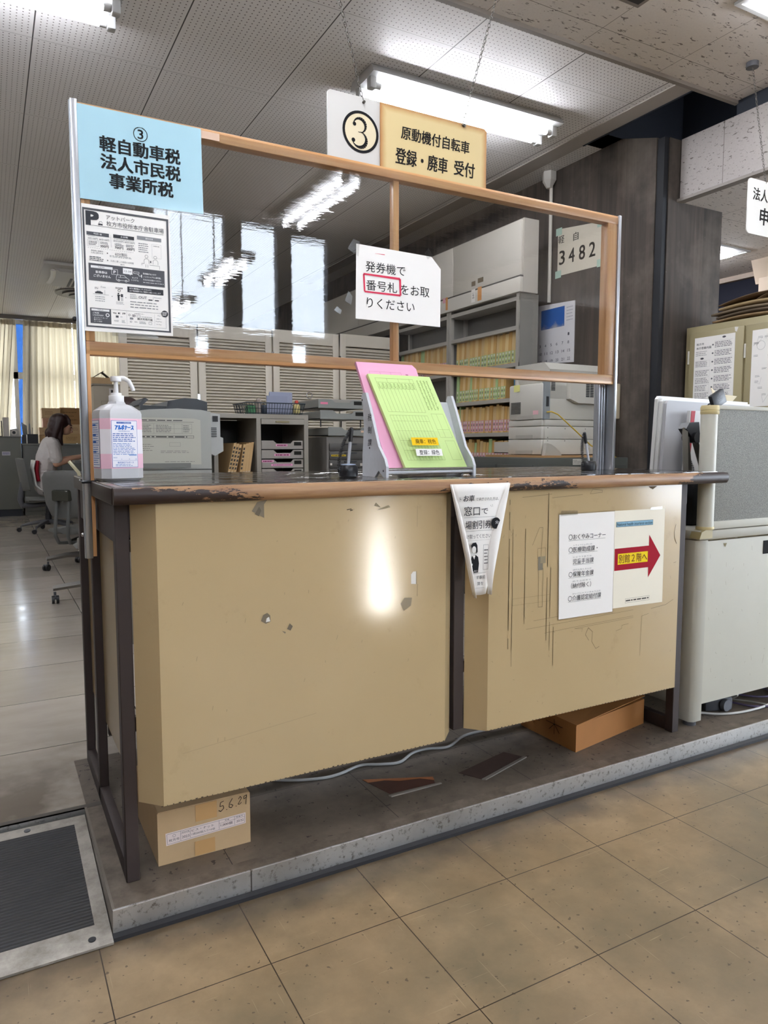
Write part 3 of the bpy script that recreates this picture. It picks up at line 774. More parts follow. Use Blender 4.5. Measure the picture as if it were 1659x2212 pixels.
# ================================================================== NOTICES ON THE SCREEN AND COUNTER
YS = .2968
t = thing('counter_sign', 'blue sheet with bold black tax office lettering on screen top left', 'sign', (.136, YS, 1.656))
page_y(t, [(-.014, 1.657), (.288, 1.664), (.286, 1.879), (-.014, 1.879)], YS-.0014, M('#b4dfee', .35, 0, .02, name='blue_paper'))
s = SY(YS-.0016); kb = '#1d2226'
s.ring(.133, 1.8345, .0175, .0018, kb); s.text('3', .1265, .1395, 1.8345, .022, kb, .015)
s.text('軽自動車税', .036, .230, 1.796, .036, kb, .03); s.text('法人市民税', .037, .230, 1.754, .036, kb, .03); s.text('事業所税', .056, .210, 1.711, .036, kb, .03)
s.emit('lettering', t)
obj('clear_sleeve', MB().box(-.0145, .2885, YS-.0022, YS-.0020, 1.655, 1.882), clear('clear_sleeve', (.995, .995, .995), .7, .06), t, smooth=0)
obj('tape', B(.285, .335, YS-.0012, YS-.0006, 1.857, 1.876), M('#d9b9a0', .3), t)

t = thing('parking_notice', 'black and white parking price notice taped under the blue sheet', 'poster', (.093, YS, 1.341))
page_y(t, [(-.014, 1.340), (.201, 1.342), (.200, 1.647), (-.012, 1.646)], YS-.0012)
s = SY(YS-.0014); g1, g2, g3 = '#3f4044', '#58595d', '#8e8f92'
for a in ((-.010, .196, 1.350, 1.354), (-.010, .196, 1.632, 1.637), (-.010, -.006, 1.354, 1.632), (.191, .196, 1.354, 1.632)): s.rect(*a, g2)
s.text('P', .0, .025, 1.613, .031, g1, .06); s.line([(-.001, 1.5965), (.183, 1.5965)], .0008, g1)
s.line([(.026, 1.601), (.036, 1.601)], .0035, g1); s.line([(.0275, 1.604), (.0295, 1.608), (.034, 1.608), (.0355, 1.604)], .0007, g1); s.disc(.0275, 1.5995, .001, g1); s.disc(.0348, 1.5995, .001, g1)
s.text('アットパーク', .045, .112, 1.6205, .011, g1); s.text('枚方市役所本庁舎駐車場', .045, .184, 1.6055, .0125, g1)
s.rect(-.002, .050, 1.5725, 1.581, g2); s.rect(.060, .110, 1.573, 1.5815, g1); s.rect(.117, .177, 1.577, 1.586, g3)
s.text('平日月〜金', .014, .033, 1.577, .0042, '#e6e6e6', .02, 1); s.text('土日祝', .077, .095, 1.5775, .0042, '#e6e6e6', .02, 1); s.text('割引方法', .138, .156, 1.5815, .0042, '#f2f2f2', .01, 1)
s.text('10分100円', .001, .023, 1.565, .0052, g2); s.text('60分100円', .027, .050, 1.565, .0052, g2); s.text('30分200円', .060, .084, 1.566, .0052, g2); s.text('60分100円', .087, .111, 1.566, .0052, g2)
s.text('300円', .029, .048, 1.549, .0068, g1, .015); s.text('700円', .063, .083, 1.550, .0068, g1, .015); s.text('300円', .091, .110, 1.550, .0068, g1, .015)
s.frame(-.001, .026, 1.547, 1.561, .0004, g3); s.small(.002, .023, 1.549, 1.559, 3, g2); s.small(.029, .048, 1.554, 1.560, 2, g2); s.small(.063, .084, 1.5545, 1.561, 2, g2); s.small(.09, .11, 1.5545, 1.561, 2, g2); s.small(.001, .022, 1.5695, 1.5715, 1, g3); s.small(.062, .11, 1.5695, 1.5715, 1, g3)
for i in range(22): s.rect(i*.005, i*.005+.0025, 1.5422, 1.5428, g3)
s.line([(.0545, 1.549), (.0545, 1.58)], .0004, g3)
s.small(.120, .146, 1.545, 1.570, 5, g3, .4); s.frame(.153, .176, 1.535, 1.570, .0003, g3); s.text('QR割引券', .157, .172, 1.565, .003, g2)
s.text('60分無料', .063, .092, 1.534, .0085, g2); s.text('市役所に御用の', .007, .035, 1.536, .0038, g2); s.text('ために来庁の方', .007, .035, 1.531, .0038, g2); s.small(.050, .108, 1.525, 1.530, 2, g3, .4)
s.poly([(.044, 1.5355), (.044, 1.5315), (.047, 1.5335)], g1); s.poly([(.044, 1.518), (.044, 1.514), (.047, 1.516)], g1)
s.small(.003, .037, 1.511, 1.523, 3, g2, .5); s.text('利用に要した時間の全時間', .052, .107, 1.516, .0048, g3); s.text('無料', .075, .085, 1.5095, .004, g3)
for hx in (.139, .161):
    s.ring(hx, 1.537, .004, .0006, g1); s.line([(hx-.0062, 1.519), (hx-.0062, 1.527), (hx-.003, 1.531), (hx+.003, 1.531), (hx+.0062, 1.527), (hx+.0062, 1.519)], .0006, g1)
s.line([(.127, 1.514), (.127, 1.519), (.133, 1.5185)], .0006, g1); s.line([(.146, 1.5165), (.171, 1.5165), (.171, 1.508)], .0006, g1); s.rect(.148, .1505, 1.522, 1.527, g1); s.line([(.137, 1.517), (.137, 1.51)], .0006, g1); s.line([(.142, 1.517), (.142, 1.51)], .0006, g1)
s.rect(0, .183, 1.464, 1.5055, g2); s.rect(.005, .056, 1.4945, 1.5005, '#e6e6e6', 1); s.text('NEW', .022, .037, 1.4975, .0034, g2, 0, 2)
w_ = '#e9e9e9'
s.text('駐車券は', .016, .043, 1.4855, .0062, w_, .02, 1); s.text('ございません', .011, .051, 1.4765, .0062, w_, .02, 1)
s.frame(.053, .068, 1.483, 1.4965, .0007, w_, 1); s.text('P', .058, .063, 1.4895, .007, w_, .02, 1)
s.line([(.064, 1.4705), (.064, 1.478), (.0665, 1.4835), (.083, 1.4835), (.090, 1.477), (.0945, 1.475), (.0945, 1.4705), (.064, 1.4705)], .0008, w_, 2); s.ring(.070, 1.470, .0028, .0008, w_, 2); s.ring(.0875, 1.470, .0028, .0008, w_, 2); s.line([(.069, 1.478), (.088, 1.478)], .0007, w_, 2); s.line([(.0745, 1.478), (.0745, 1.483)], .0007, w_, 2)
s.poly([(.0805, 1.488), (.1035, 1.4875), (.1035, 1.5015), (.0805, 1.502)], w_, 1); s.text('12-34', .0835, .1005, 1.4945, .0042, g1, 0, 2); s.poly([(.096, 1.488), (.098, 1.485), (.099, 1.488)], w_, 1)
s.frame(.106, .120, 1.491, 1.496, .0008, w_, 1); s.line([(.116, 1.491), (.12, 1.486), (.125, 1.4865)], .0009, w_, 1); s.rect(.1245, .1265, 1.483, 1.49, w_, 1)
s.text('カメラ', .102, .116, 1.4805, .0038, w_, .01, 1); s.text('システム', .100, .118, 1.4745, .0038, w_, .01, 1)
s.text('発券機がないので', .129, .162, 1.4935, .0042, w_, .01, 1); s.text('ノンストップで入庫可能。', .130, .174, 1.486, .0042, w_, .01, 1); s.text('そのままお進みください', .129, .174, 1.4785, .0042, w_, .01, 1); s.small(.129, .180, 1.470, 1.4735, 1, '#cfcfcf', .4, l=1, rnd=0)
s.text('IN', .013, .020, 1.446, .0048, g2); s.text('Free', .027, .038, 1.450, .0042, g3); s.rect(.013, .031, 1.4335, 1.437, g1); s.line([(.008, 1.4315), (.045, 1.4315)], .0005, g2); s.line([(.036, 1.4315), (.036, 1.443)], .0005, g2); s.poly([(.0155, 1.437), (.018, 1.4395), (.026, 1.4395), (.029, 1.437)], g2)
s.text('事前精算', .061, .079, 1.451, .0043, g2); s.ring(.070, 1.445, .0035, .001, g2); s.disc(.068, 1.4375, .002, g1); s.poly([(.065, 1.435), (.071, 1.435), (.0735, 1.4325), (.0705, 1.432), (.0705, 1.42), (.0665, 1.42), (.066, 1.43)], g1); s.rect(.0735, .079, 1.4295, 1.437, g2); s.rect(.0735, .079, 1.42, 1.428, '#c4c4c4')
s.small(.013, .042, 1.413, 1.428, 3, g3, .3); s.small(.062, .083, 1.411, 1.418, 3, g3, .35); s.poly([(.052, 1.4305), (.052, 1.428), (.054, 1.429)], g1); s.poly([(.085, 1.4305), (.085, 1.428), (.087, 1.429)], g1)
s.rect(.090, .179, 1.4435, 1.4575, g1); s.text('出口に精算機はございませんので、', .095, .150, 1.4535, .0042, w_, .01, 1); s.text('必ず事前精算でのご精算をお願いいたします', .095, .172, 1.4475, .0042, w_, .01, 1)
s.text('OUT', .117, .137, 1.4335, .0062, g2, .012); s.small(.096, .114, 1.428, 1.440, 3, g3, .35); s.rect(.141, .151, 1.4275, 1.430, g1); s.rect(.157, .167, 1.4275, 1.430, g1); s.line([(.153, 1.427), (.153, 1.438)], .0005, g2); s.small(.155, .176, 1.434, 1.438, 1, '#b9b9bb', .5)
s.small(.096, .176, 1.404, 1.424, 3, g3, .32)
s.rect(0, .049, 1.360, 1.3975, g2); s.rect(.003, .045, 1.3905, 1.3955, w_, 1); s.text('NEW', .018, .031, 1.393, .0032, g2, 0, 2); s.text('ご利用', .006, .020, 1.3855, .0040, w_, .015, 1); s.text('いただけます', .006, .031, 1.380, .0038, w_, .015, 1); s.ring(.0405, 1.382, .0045, .0017, w_, 1); s.text('クレジットカード', .008, .040, 1.374, .003, w_, .01, 1); s.text('電子マネー', .008, .027, 1.3695, .003, w_, .01, 1); s.text('コード決済', .008, .027, 1.365, .003, w_, .01, 1)
s.line([(.049, 1.397), (.184, 1.397), (.184, 1.360), (.049, 1.360)], .0005, g2); s.line([(.0865, 1.395), (.0865, 1.363)], .0003, g3); s.line([(.155, 1.394), (.155, 1.366)], .0003, g3)
s.text('VISA', .053, .062, 1.389, .003, g1, .02); s.disc(.0675, 1.389, .002, g1); s.ring(.070, 1.389, .002, .0004, g2); s.text('JCB', .076, .083, 1.389, .0045, g1, .03); s.rect(.060, .0665, 1.378, 1.383, g2); s.text('ID', .0715, .076, 1.3805, .003, g3); s.small(.056, .069, 1.3675, 1.372, 2, g3); s.small(.074, .083, 1.3655, 1.373, 3, g3)
s.text('交通系電子マネー', .105, .130, 1.3915, .0026, g2); s.text('順次利用可能', .112, .150, 1.379, .0058, g1, .005); s.ring(.093, 1.387, .0025, .0007, g2); s.ring(.102, 1.386, .0028, .001, g2); s.ring(.1055, 1.386, .0028, .001, g2); s.frame(.111, .120, 1.383, 1.388, .0006, g3); s.small(.123, .15, 1.3835, 1.386, 1, g3); s.rect(.094, .102, 1.376, 1.381, g3); s.text('iD', .094, .099, 1.3705, .004, g2); s.text('QUICPay', .105, .112, 1.3705, .003, g2); s.small(.117, .135, 1.3665, 1.3735, 2, g3); s.frame(.14, .148, 1.367, 1.373, .0006, g3)
s.text('Pay', .163, .170, 1.3905, .003, g2); s.text('d払い', .160, .172, 1.383, .0035, g1); s.text('PayPay', .158, .173, 1.376, .003, g2); s.text('R Pay', .160, .172, 1.3685, .003, g2); s.disc(.181, 1.397, .0085, g1, 1); s.small(.175, .187, 1.392, 1.402, 3, w_, .5, l=2)
s.emit('lettering', t)

t = thing('ticket_notice', 'white ticket machine notice with red pen box taped on film centre', 'poster', (.885, YS, 1.43))
page_y(t, [(.735, 1.432), (1.033, 1.430), (1.034, 1.608), (.999, 1.642), (.738, 1.648)], YS-.0012)
s = SY(YS-.0014)
s.text('発券機で', .768, .905, 1.587, .031); s.text('番号札', .770, .876, 1.5335, .030); s.text('をお取', .888, .992, 1.5315, .030); s.text('りください', .772, .938, 1.482, .030)
rd = '#d8415c'
s.line([(.762, 1.563), (.765, 1.513), (.888, 1.513), (.886, 1.562), (.761, 1.564)], [.006, .005, .006, .007, .005], rd, 1); s.line([(.80, 1.627), (.833, 1.6275)], [.0005, .002], rd, 1)
s.emit('lettering', t)

# hanging number sign
def chain(mb, p0, p1, r=.006, w=.0011):
    p0, p1 = Vector(p0), Vector(p1); d = p1-p0; L = d.length; n_ = max(2, int(L/(r*2.3))); t_ = d.normalized()
    a = t_.cross(Vector((0, 1, 0))).normalized(); b = t_.cross(a)
    for i in range(n_):
        c = p0+d*((i+.5)/n_); u = a if i % 2 else b
        mb.tube([c + t_*math.cos(2*PI*k/8)*r*1.35 + u*math.sin(2*PI*k/8)*r*.75 for k in range(8)], w, 4, closed=True)
t = thing('hanging_sign', 'hanging board with circled number and cream brush lettered panel above the counter', 'sign', (1.0895, .42, 2.026))
def rrect(x0, x1, z0, z1, r, corners):
    pts = []
    for cx, cz, a0, nm in ((x0+r, z0+r, PI, 'bl'), (x1-r, z0+r, 1.5*PI, 'br'), (x1-r, z1-r, 0, 'tr'), (x0+r, z1-r, PI/2, 'tl')):
        if nm in corners: pts += [(cx+r*math.cos(a0+k*PI/12), cz+r*math.sin(a0+k*PI/12)) for k in range(7)]
        else: pts.append((x0 if 'l' in nm else x1, z0 if 'b' in nm else z1))
    return pts
obj('board', MB().prism(rrect(.705, 1.294, 1.914, 2.127, .012, ('tl', 'tr', 'bl', 'br')), 1, .42, .426), M('#c9c7c2', .4, 0, .02), t, smooth=0)
obj('cream_panel', MB().prism(rrect(.884, 1.294, 1.915, 2.125, .012, ('tr',)), 1, .4165, .4199), m_cream, t, smooth=0)
s = SY(.4198); s.disc(.8165, 2.0225, .059, '#d9cdae', 0); s.ring(.8165, 2.0225, .0625, .0085, '#17171a', 1, ry=.0625)
pts = []
def arc(cx, cz, rx, rz, a0, a1, n_): return [(cx+rx*math.cos(math.radians(a0+(a1-a0)*i/n_)), cz+rz*math.sin(math.radians(a0+(a1-a0)*i/n_))) for i in range(n_+1)]
up = arc(.8125, 2.041, .021, .021, 165, -75, 14); lo = arc(.8115, 2.000, .0245, .0235, 80, -160, 16)
s.line(up, [.003+.007*math.sin(PI*i/14)**1.5 for i in range(15)], '#17171a', 2); s.line(lo, [.002+.0095*math.sin(PI*i/16)**1.5 for i in range(17)], '#17171a', 2)
s.disc(.795, 2.043, .0058, '#17171a', 2); s.disc(.791, 1.995, .0062, '#17171a', 2); s.line([(.808, 2.0215), (.8165, 2.0215)], .002, '#17171a', 2)
s.emit('number', t)
s = SY(.4163); bk = '#1d1a18'
s.text('原動機付自転車', .960, 1.223, 2.050, .040, bk, .018, shear=.06); s.text('登録・廃車', .939, 1.136, 1.976, .050, bk, .018, shear=.06); s.text('受付', 1.163, 1.245, 1.979, .048, bk, .018, shear=.06)
s.emit('lettering', t)
c = MB(); chain(c, (.826, .423, 2.118), (.70, .423, 2.56)); chain(c, (.70, .423, 2.56), (.60, .423, 2.98)); c.cyl((.826, .412, 2.112), (.826, .43, 2.112), .004); obj('chain', c, M('#5b5751', .4, .8, .1), t)
c = MB(); chain(c, (1.199, .423, 2.122), (1.33, .423, 2.552)); chain(c, (1.33, .423, 2.552), (1.46, .423, 2.98)); c.ball((1.199, .413, 2.118), (.008, .004, .006)); obj('chain', c, M('#5b5751', .4, .8, .1), t)

t = thing('hanging_sign', 'white hanging board with black brush letters cut off by the right edge', 'sign', (3.46, .8, 2.15))
obj('board', MB().prism(rrect(3.233, 3.70, 2.150, 2.425, .02, ('tl', 'tr', 'bl', 'br')), 1, .8, .806), M('#d9d7d1', .4, 0, .02), t, smooth=0)
s = SY(.7996); s.text('法人', 3.272, 3.392, 2.352, .062, bk, .018, shear=.05); s.text('申', 3.335, 3.405, 2.248, .085, bk, .025, shear=.05); s.emit('lettering', t)
c = MB(); chain(c, (3.375, .803, 2.415), (3.225, .803, 2.97)); obj('chain', c, M('#5b5751', .4, .8, .1), t)
obj('ceiling_hook', MB().cyl((3.225, .803, 2.955), (3.225, .803, 2.98), .03, n=16), m_dgrey, t)
c = MB(); chain(c, (3.56, .803, 2.415), (3.56, .803, 2.545)); obj('chain', c, M('#5b5751', .4, .8, .1), t)

# ------------------------------------------------------------------ posters on the front panel
YP = -.0512
t = thing('department_list', 'white laminated sheet listing departments in black on counter front', 'poster', (1.343, YP, .54))
page_y(t, [(1.2345, .540), (1.455, .540), (1.453, .855), (1.228, .854)], YP-.0012)
s = SY(YP-.0014); q = '#3b3b3e'
rows = [('〇おくやみコーナー', 1.266, 1.416, .785, 0), ('〇医療助成課・', 1.267, 1.384, .7465, 'いりょうじょせいか'), ('児童手当課', 1.285, 1.369, .7105, 'じどうてあてか'), ('〇保険年金課', 1.269, 1.370, .672, 'ほけんねんきんか'), ('（納付除く）', 1.280, 1.361, .637, 'のうふのぞく'), ('〇介護認定給付課', 1.269, 1.404, .599, 'かいごにんていきゅうふか')]
for tx, a, b, z, ru in rows:
    s.text(tx, a, b, z, .0165, q, .004)
    if '（' not in tx: s.line([(a, z-.0105), (b, z-.0105)], .0007, q)
    if ru: s.text(ru, max(a, 1.286), min(b-.002, max(a, 1.286)+.075 if len(ru) < 10 else b), z+.0135, .0045, '#7d7d80')
s.emit('lettering', t)
obj('laminate', MB().prism([(1.229, .536), (1.459, .536), (1.456, .859), (1.224, .858)], 1, YP-.0004, YP), m_acry, t, smooth=0)
obj('tape', MB().prism([(1.232, .850), (1.30, .852), (1.30, .864), (1.235, .866)], 1, YP-.0018, YP-.0014), m_tape, t, smooth=0)
t = thing('direction_poster', 'cream poster with red arrow pointing right on counter front', 'poster', (1.567, YP, .548))
page_y(t, [(1.4565, .549), (1.680, .547), (1.678, .856), (1.454, .856)], YP-.0010, M('#ebe4d0', .55, 0, .02, name='cream_paper'))
s = SY(YP-.0012)
s.poly([(1.4575, .7375), (1.6085, .738), (1.609, .773), (1.663, .703), (1.609, .635), (1.608, .668), (1.458, .668)], '#a30f28', 0); s.emit('arrow', t)
s = SY(YP-.0016); s.rect(1.4715, 1.604, .6865, .7205, '#f2d21d', 0); s.text('別館２階へ', 1.475, 1.601, .7035, .027, '#5a1b20', .004, 1); s.emit('arrow_label', t)
s = SY(YP-.0012); s.rect(1.461, 1.624, .8045, .8212, '#2f3e4d', 0); s.rect(1.4622, 1.6228, .8055, .8202, '#8fb9cf', 1); s.text('National health insurance section', 1.4645, 1.620, .8128, .0095, '#20303c', .004, 2); s.emit('heading', t)
s = SY(YP-.0012); s.frame(1.509, 1.618, .561, .575, .0006, '#55534d'); s.small(1.512, 1.615, .564, .572, 1, '#55534d', .55, rnd=0); s.emit('caption', t)
obj('tape', MB().prism([(1.61, .852), (1.665, .853), (1.665, .862), (1.612, .861)], 1, YP-.0016, YP-.0012), m_tape, t, smooth=0)

# folded flyer hanging off the edge
t = thing('folded_flyer', 'folded white discount flyer hanging like a cone from the counter edge', 'flyer', (.925, -.085, .645))
fl = MB()
def fp(u, v):      # u across 0..1, v down 0..1
    z = .955-.302*v; hw = .098*(1-v)+.022*v; cx = .923-.004*v
    x = cx+(u-.5)*2*hw; y = -.077-.010*math.sin(PI*u)*(1-.3*v)-.006*v
    return (x, y, z)
fl.grid(fp, 10, 14); obj('page', fl, m_paper, t, solid=.0008)
s = Sheet((0, -.0905, 0), (1, 0, 0), (0, 0, 1), (0, -1, 0))
s.text('お車', .859, .894, .917, .0165, col=q, bold=.02, shear=.15); s.text('で来庁された方は、', .899, .975, .914, .0088, q, shear=.15); s.text('ト', .846, .852, .915, .012, q)
s.text('窓口', .861, .912, .883, .0245, q, .008); s.text('で', .918, .939, .881, .015, q, .006); s.line([(.861, .8655), (.968, .8655)], .0006, q); s.text('場割引券', .866, .950, .8455, .0225, q, .008); s.line([(.868, .829), (.960, .829)], .0006, q)
s.disc(.966, .847, .0155, '#17171a', 0); s.text('分', .964, .975, .849, .009, '#eeeeee', 0, 1); s.text('け取ってください', .870, .950, .814, .0115, q)
for i in range(16): s.rect(.874+i*.0045, .876+i*.0045, .803, .8036, q)
s.line([(.947, .897), (.951, .892)], .0006, q); s.line([(.953, .899), (.955, .892)], .0006, q)
s.poly([(.884, .790), (.890, .797), (.900, .798), (.905, .79), (.906, .772), (.901, .767), (.900, .78), (.889, .78)], '#17171a', 1); s.disc(.894, .779, .0068, '#e9e7e2', 2, ry=.009)
s.poly([(.882, .728), (.884, .752), (.889, .762), (.9, .764), (.908, .758), (.911, .74), (.909, .722), (.898, .716)], '#17171a', 0); s.poly([(.890, .762), (.895, .752), (.899, .763)], '#f0efec', 1); s.rect(.884, .890, .736, .741, '#f0efec', 1); s.rect(.893, .908, .716, .725, '#17171a', 2); s.text('窓口', .895, .905, .7205, .0045, '#eeeeee', 0, 3)
s.frame(.925, .942, .722, .79, .0006, q); s.small(.928, .941, .735, .78, 5, q, .3)
s.text('ず事前', .902, .932, .702, .010, q); s.text('算を', .906, .926, .685, .010, q); s.line([(.889, .714), (.935, .714)], .0005, q); s.line([(.9, .673), (.93, .673)], .0005, q)
s.emit('lettering', t)
ff = MB(); ff.grid(lambda u, v: ((1.020-.076*v)-(.002+.030*math.sin(PI*min(1, v*1.05))**.7)*(1-u), -.081-.018*math.sin(PI*u*.8)*(.15+v*.8)-.008*v, .954-.300*v), 6, 14)
obj('folded_flap', ff, m_paper, t, solid=.0008)
ff = MB(); ff.grid(lambda u, v: ((.826+.070*v)+(.002+.012*math.sin(PI*v))*u, -.081-.012*math.sin(PI*u*.8)*v-.009*v, .955-.307*v), 4, 12)
obj('folded_flap', ff, m_paper, t, solid=.0008)

# ------------------------------------------------------------------ on the counter
ZC = ZT+.0022
t = thing('sanitizer_bottle', 'pump bottle of hand sanitizer with blue and pink label on the counter', 'bottle', (.048, .25, ZC))
b = MB()
def oct_(hw, hd, ch, z): return [(.048+x, .25+y, z) for x, y in ((-hw+ch, -hd), (hw-ch, -hd), (hw, -hd+ch), (hw, hd-ch), (hw-ch, hd), (-hw+ch, hd), (-hw, hd-ch), (-hw, -hd+ch))]
b.loft([oct_(.044, .036, .016, ZC), oct_(.0525, .043, .0185, ZC+.006), oct_(.0525, .043, .0185, ZC+.165), oct_(.050, .041, .018, ZC+.172), oct_(.032, .030, .014, ZC+.185), oct_(.020, .020, .0115, ZC+.189), oct_(.0165, .0165, .0095, ZC+.196)])
n = N('cloudy_plastic'); n.set(Base_Color='#dcdcde', Roughness=.3, Transmission_Weight=.25, Subsurface_Weight=.3); n.b.inputs['Subsurface Radius'].default_value = (.02, .02, .02)
obj('bottle_body', b, n.m, t, smooth=30)
c = MB(); c.lathe([(.0172, .193), (.0182, .195), (.0182, .208), (.0178, .2095), (.0125, .2105), (.0125, .216), (.0055, .217), (.005, .247)], (.048, .25, ZC), 24); obj('collar', c, M('#e4e4e4', .4, 0, .02), t)
p = MB(); p.lathe([(.004, .243), (.0125, .2445), (.0135, .252), (.0125, .256), (.006, .2575)], (.048, .25, ZC), 24); p.tube([(.050, .25, ZC+.2525), (.066, .243, ZC+.2525), (.076, .238, ZC+.246), (.083, .234, ZC+.230), (.085, .233, ZC+.222)], [.006, .006, .0055, .005, .0045], 10); obj('pump_head', p, M('#e6e6e6', .35, 0, .02), t)
lb = MB(); mi_p = M('#f0c3d3', .45, 0, .01); mi_w = M('#ece8ec', .45, 0, .01)
z0 = ZC+.030
for za, zb, mt in ((z0, z0+.036, mi_p), (z0+.036, z0+.096, mi_w), (z0+.096, z0+.122, mi_p)):
    A = [(x, y, za) for x, y, _ in oct_(.0530, .0435, .0187, 0)]; Bq = [(x, y, zb) for x, y, _ in oct_(.0530, .0435, .0187, 0)]
    for i in (6, 7, 0, 1, 2):
        j = (i+1) % 8; lb.face([A[i], A[j], Bq[j], Bq[i]], mt)
obj('label', lb, None, t, smooth=0)
s = SY(.25-.0437); bl = '#2f5fae'
s.rect(.0175, .0965-.0, 0, 0, bl)
u0, u1, v0, v1 = .0155, .0795, z0+.003, z0+.117
s.rect(u0, u1, v0, v1, bl); s.rect(u0+.0008, u1-.0008, v0+.0008, v1-.0008, '#eceaf0', 1)
s.rect(u0+.013, u1-.015, v1-.0075, v1-.0032, bl, 2); s.text('アルコール手指消毒剤', u0+.015, u1-.017, v1-.0054, .0027, '#f0f0f4', 0, 3)
s.text('アルボナース', u0+.009, u1-.009, v1-.0165, .0115, '#2a6fc4', .05, 2); s.text('指定医薬部外品', u0+.017, u1-.019, v1-.0258, .0028, '#4a6fae', 0, 2)
s.small(u0+.003, u1-.003, v1-.052, v1-.030, 5, '#4a6fae', .45, l=2); s.small(u0+.003, u1-.003, v0+.030, v1-.054, 8, '#6f8cc0', .4, l=2); s.rect(u0+.042, u1-.003, v0+.0285, v0+.032, '#8aa5d6', 2)
s.text('製造日', u0+.003, u0+.012, v0+.024, .0028, '#4a6fae', 0, 2); s.text('年', u0+.022, u0+.0245, v0+.020, None, '#4a6fae', 0, 2); s.text('月', u0+.041, u0+.0435, v0+.020, None, '#4a6fae', 0, 2); s.text('日', u0+.058, u0+.0605, v0+.020, None, '#4a6fae', 0, 2)
s.line([(u0+.002, v0+.0165), (u1-.002, v0+.0165)], .0004, bl, 2); s.text('株式会社アルボース', u0+.013, u1-.011, v0+.0118, .0044, '#2f5fae', .01, 2); s.small(u0+.008, u1-.006, v0+.0025, v0+.0085, 2, '#6f8cc0', .4, l=2)
s.emit('lettering', t)
s = Sheet((-.0053, .25, 0), (0, -1, 0), (0, 0, 1), (-1, 0, 0))
s.rect(-.021, .022, v0, v1, bl); s.rect(-.0202, .0212, v0+.0008, v1-.0008, '#eceaf0', 1); s.small(-.018, .019, v0+.004, v1-.004, 20, '#6f8cc0', .4, l=2)
for v in (v1-.011, v1-.035, v0+.062, v0+.038): s.rect(-.018, .002, v-.002, v+.002, bl, 3)
s.emit('side_print', t)
t.rotation_euler = (0, 0, .23)

def pen_stand(loc, rz, label, lean, bodyw):
    t = thing('pen_stand', label, 'pen', loc, rz)
    b = MB(); b.lathe([(.024, 0), (.027, .002), (.0275, .016), (.0265, .028), (.022, .033), (.010, .034)], (0, 0, 0), 28, sx=1, sy=.95); obj('base', b, m_black, t, local=True)
    if bodyw: 
        obj('base_cap', MB().lathe([(.021, .033), (.0205, .0355), (.005, .0365)], (0, 0, 0), 24), M('#aebbd6', .2), t, local=True)
    d = Vector(lean).normalized(); p0 = Vector((.0, 0, .032)); p1 = p0+d*.065; p2 = p0+d*.100; p3 = p0+d*.103
    obj('pen_barrel', MB().cyl(p0, p1, .0042, .0048, 12), M('#c9cbd0', .25, .3), t, local=True)
    g = MB(); g.cyl(p1, p2, .0058, .0062, 12); g.ball(p2, .006); obj('pen_cap', g, m_black, t, local=True)
    cd = []; a = p2+Vector((-.004, 0, -.002)); e = Vector((-.023, .0, .012)) if not bodyw else Vector((-.030, 0, .02)); n_ = 26*8
    for i in range(n_+1):
        f = i/n_; c = a.lerp(e, f)+Vector((-.008*math.sin(PI*f), 0, .004*math.sin(PI*f))); an = 2*PI*i/8
        cd.append(c+Vector((math.cos(an)*.0048, math.sin(an)*.0048, 0)))
    cd.append(e+Vector((.005, 0, -.006)))
    obj('coiled_cord', MB().tube(cd, .0011, 5), m_black, t, local=True)
    obj('cord_clip', MB().box(-.032, -.024, -.006, .006, .012, .026, bev=.003), m_black, t, local=True)
    return t
pen_stand((.638, .15, ZC), 0, 'black pen stand with coiled cord left of the form holder', (.10, 0, 1), True)
pen_stand((1.622, .235, ZC), 0, 'black pen stand with coiled cord at the right end of the counter', (-.24, 0, 1), False)

# form holder
t = thing('form_holder', 'white form holder with curved sides on the counter middle', 'holder', (.84, .14, ZC))
def side_poly(): # (y,z)
    pts = [(.075, 0), (.09, 0), (.118, .018), (.14, 0), (.215, 0), (.215, .06), (.205, .14), (.212, .20), (.222, .222), (.214, .235), (.195, .235), (.17, .19), (.12, .085), (.085, .05), (.075, .03)]
    return [(y-.03, z+ZC) for y, z in pts]
def slanted(x, lean):
    m = MB().prism(side_poly(), 0, x, x+.008); return m
for x in (.700, .988):
    sp = obj('side_panel', slanted(x, 0), M('#c6c9cd', .5, 0, .08, 60), t, smooth=0)
    if x < .8:
        s = Sheet((x-.0002, 0, 0), (0, -1, 0), (0, 0, 1), (-1, 0, 0))
        for i, chh in enumerate('税制課'): s.text(chh, -.150-.0, -.128, ZC+.165-.035*i, .020, '#3b3b3e', 0, shear=.15)
        s.disc(-.06, ZC+.018, .003, '#2a2a2c'); s.disc(-.14, ZC+.08, .003, '#2a2a2c'); s.disc(-.185, ZC+.215, .003, '#2a2a2c')
        s.emit('handwriting', sp)
obj('base_shelf', B(.706, .99, .05, .15, ZC+.012, ZC+.017), M('#c6c9cd', .5, 0, .08, 60), t)
obj('front_rail', MB().cyl((.708, .052, ZC+.022), (.99, .052, ZC+.022), .004).cyl((.708, .052, ZC+.010), (.99, .052, ZC+.010), .003), m_chrome, t)
bk_ = MB(); P0, P1 = Vector((0, .088, ZC+.018)), Vector((0, .185, ZC+.236)); 
bk_.prism([(.092, ZC+.018), (.096, ZC+.018), (.189, ZC+.215), (.185, ZC+.217)], 0, .71, .988); obj('back_plate', bk_, M('#c6c9cd', .5, 0, .05), t)
ap = MB(); ap.prism([(.055, ZC+.018), (.0565, ZC+.018), (.103, ZC+.128), (.1015, ZC+.128)], 0, .755, .985); obj('clear_front', ap, clear('clear_pocket', (.995, .995, .995), .5), t, smooth=0)
sl = Vector((0, .0455, .110)).normalized()
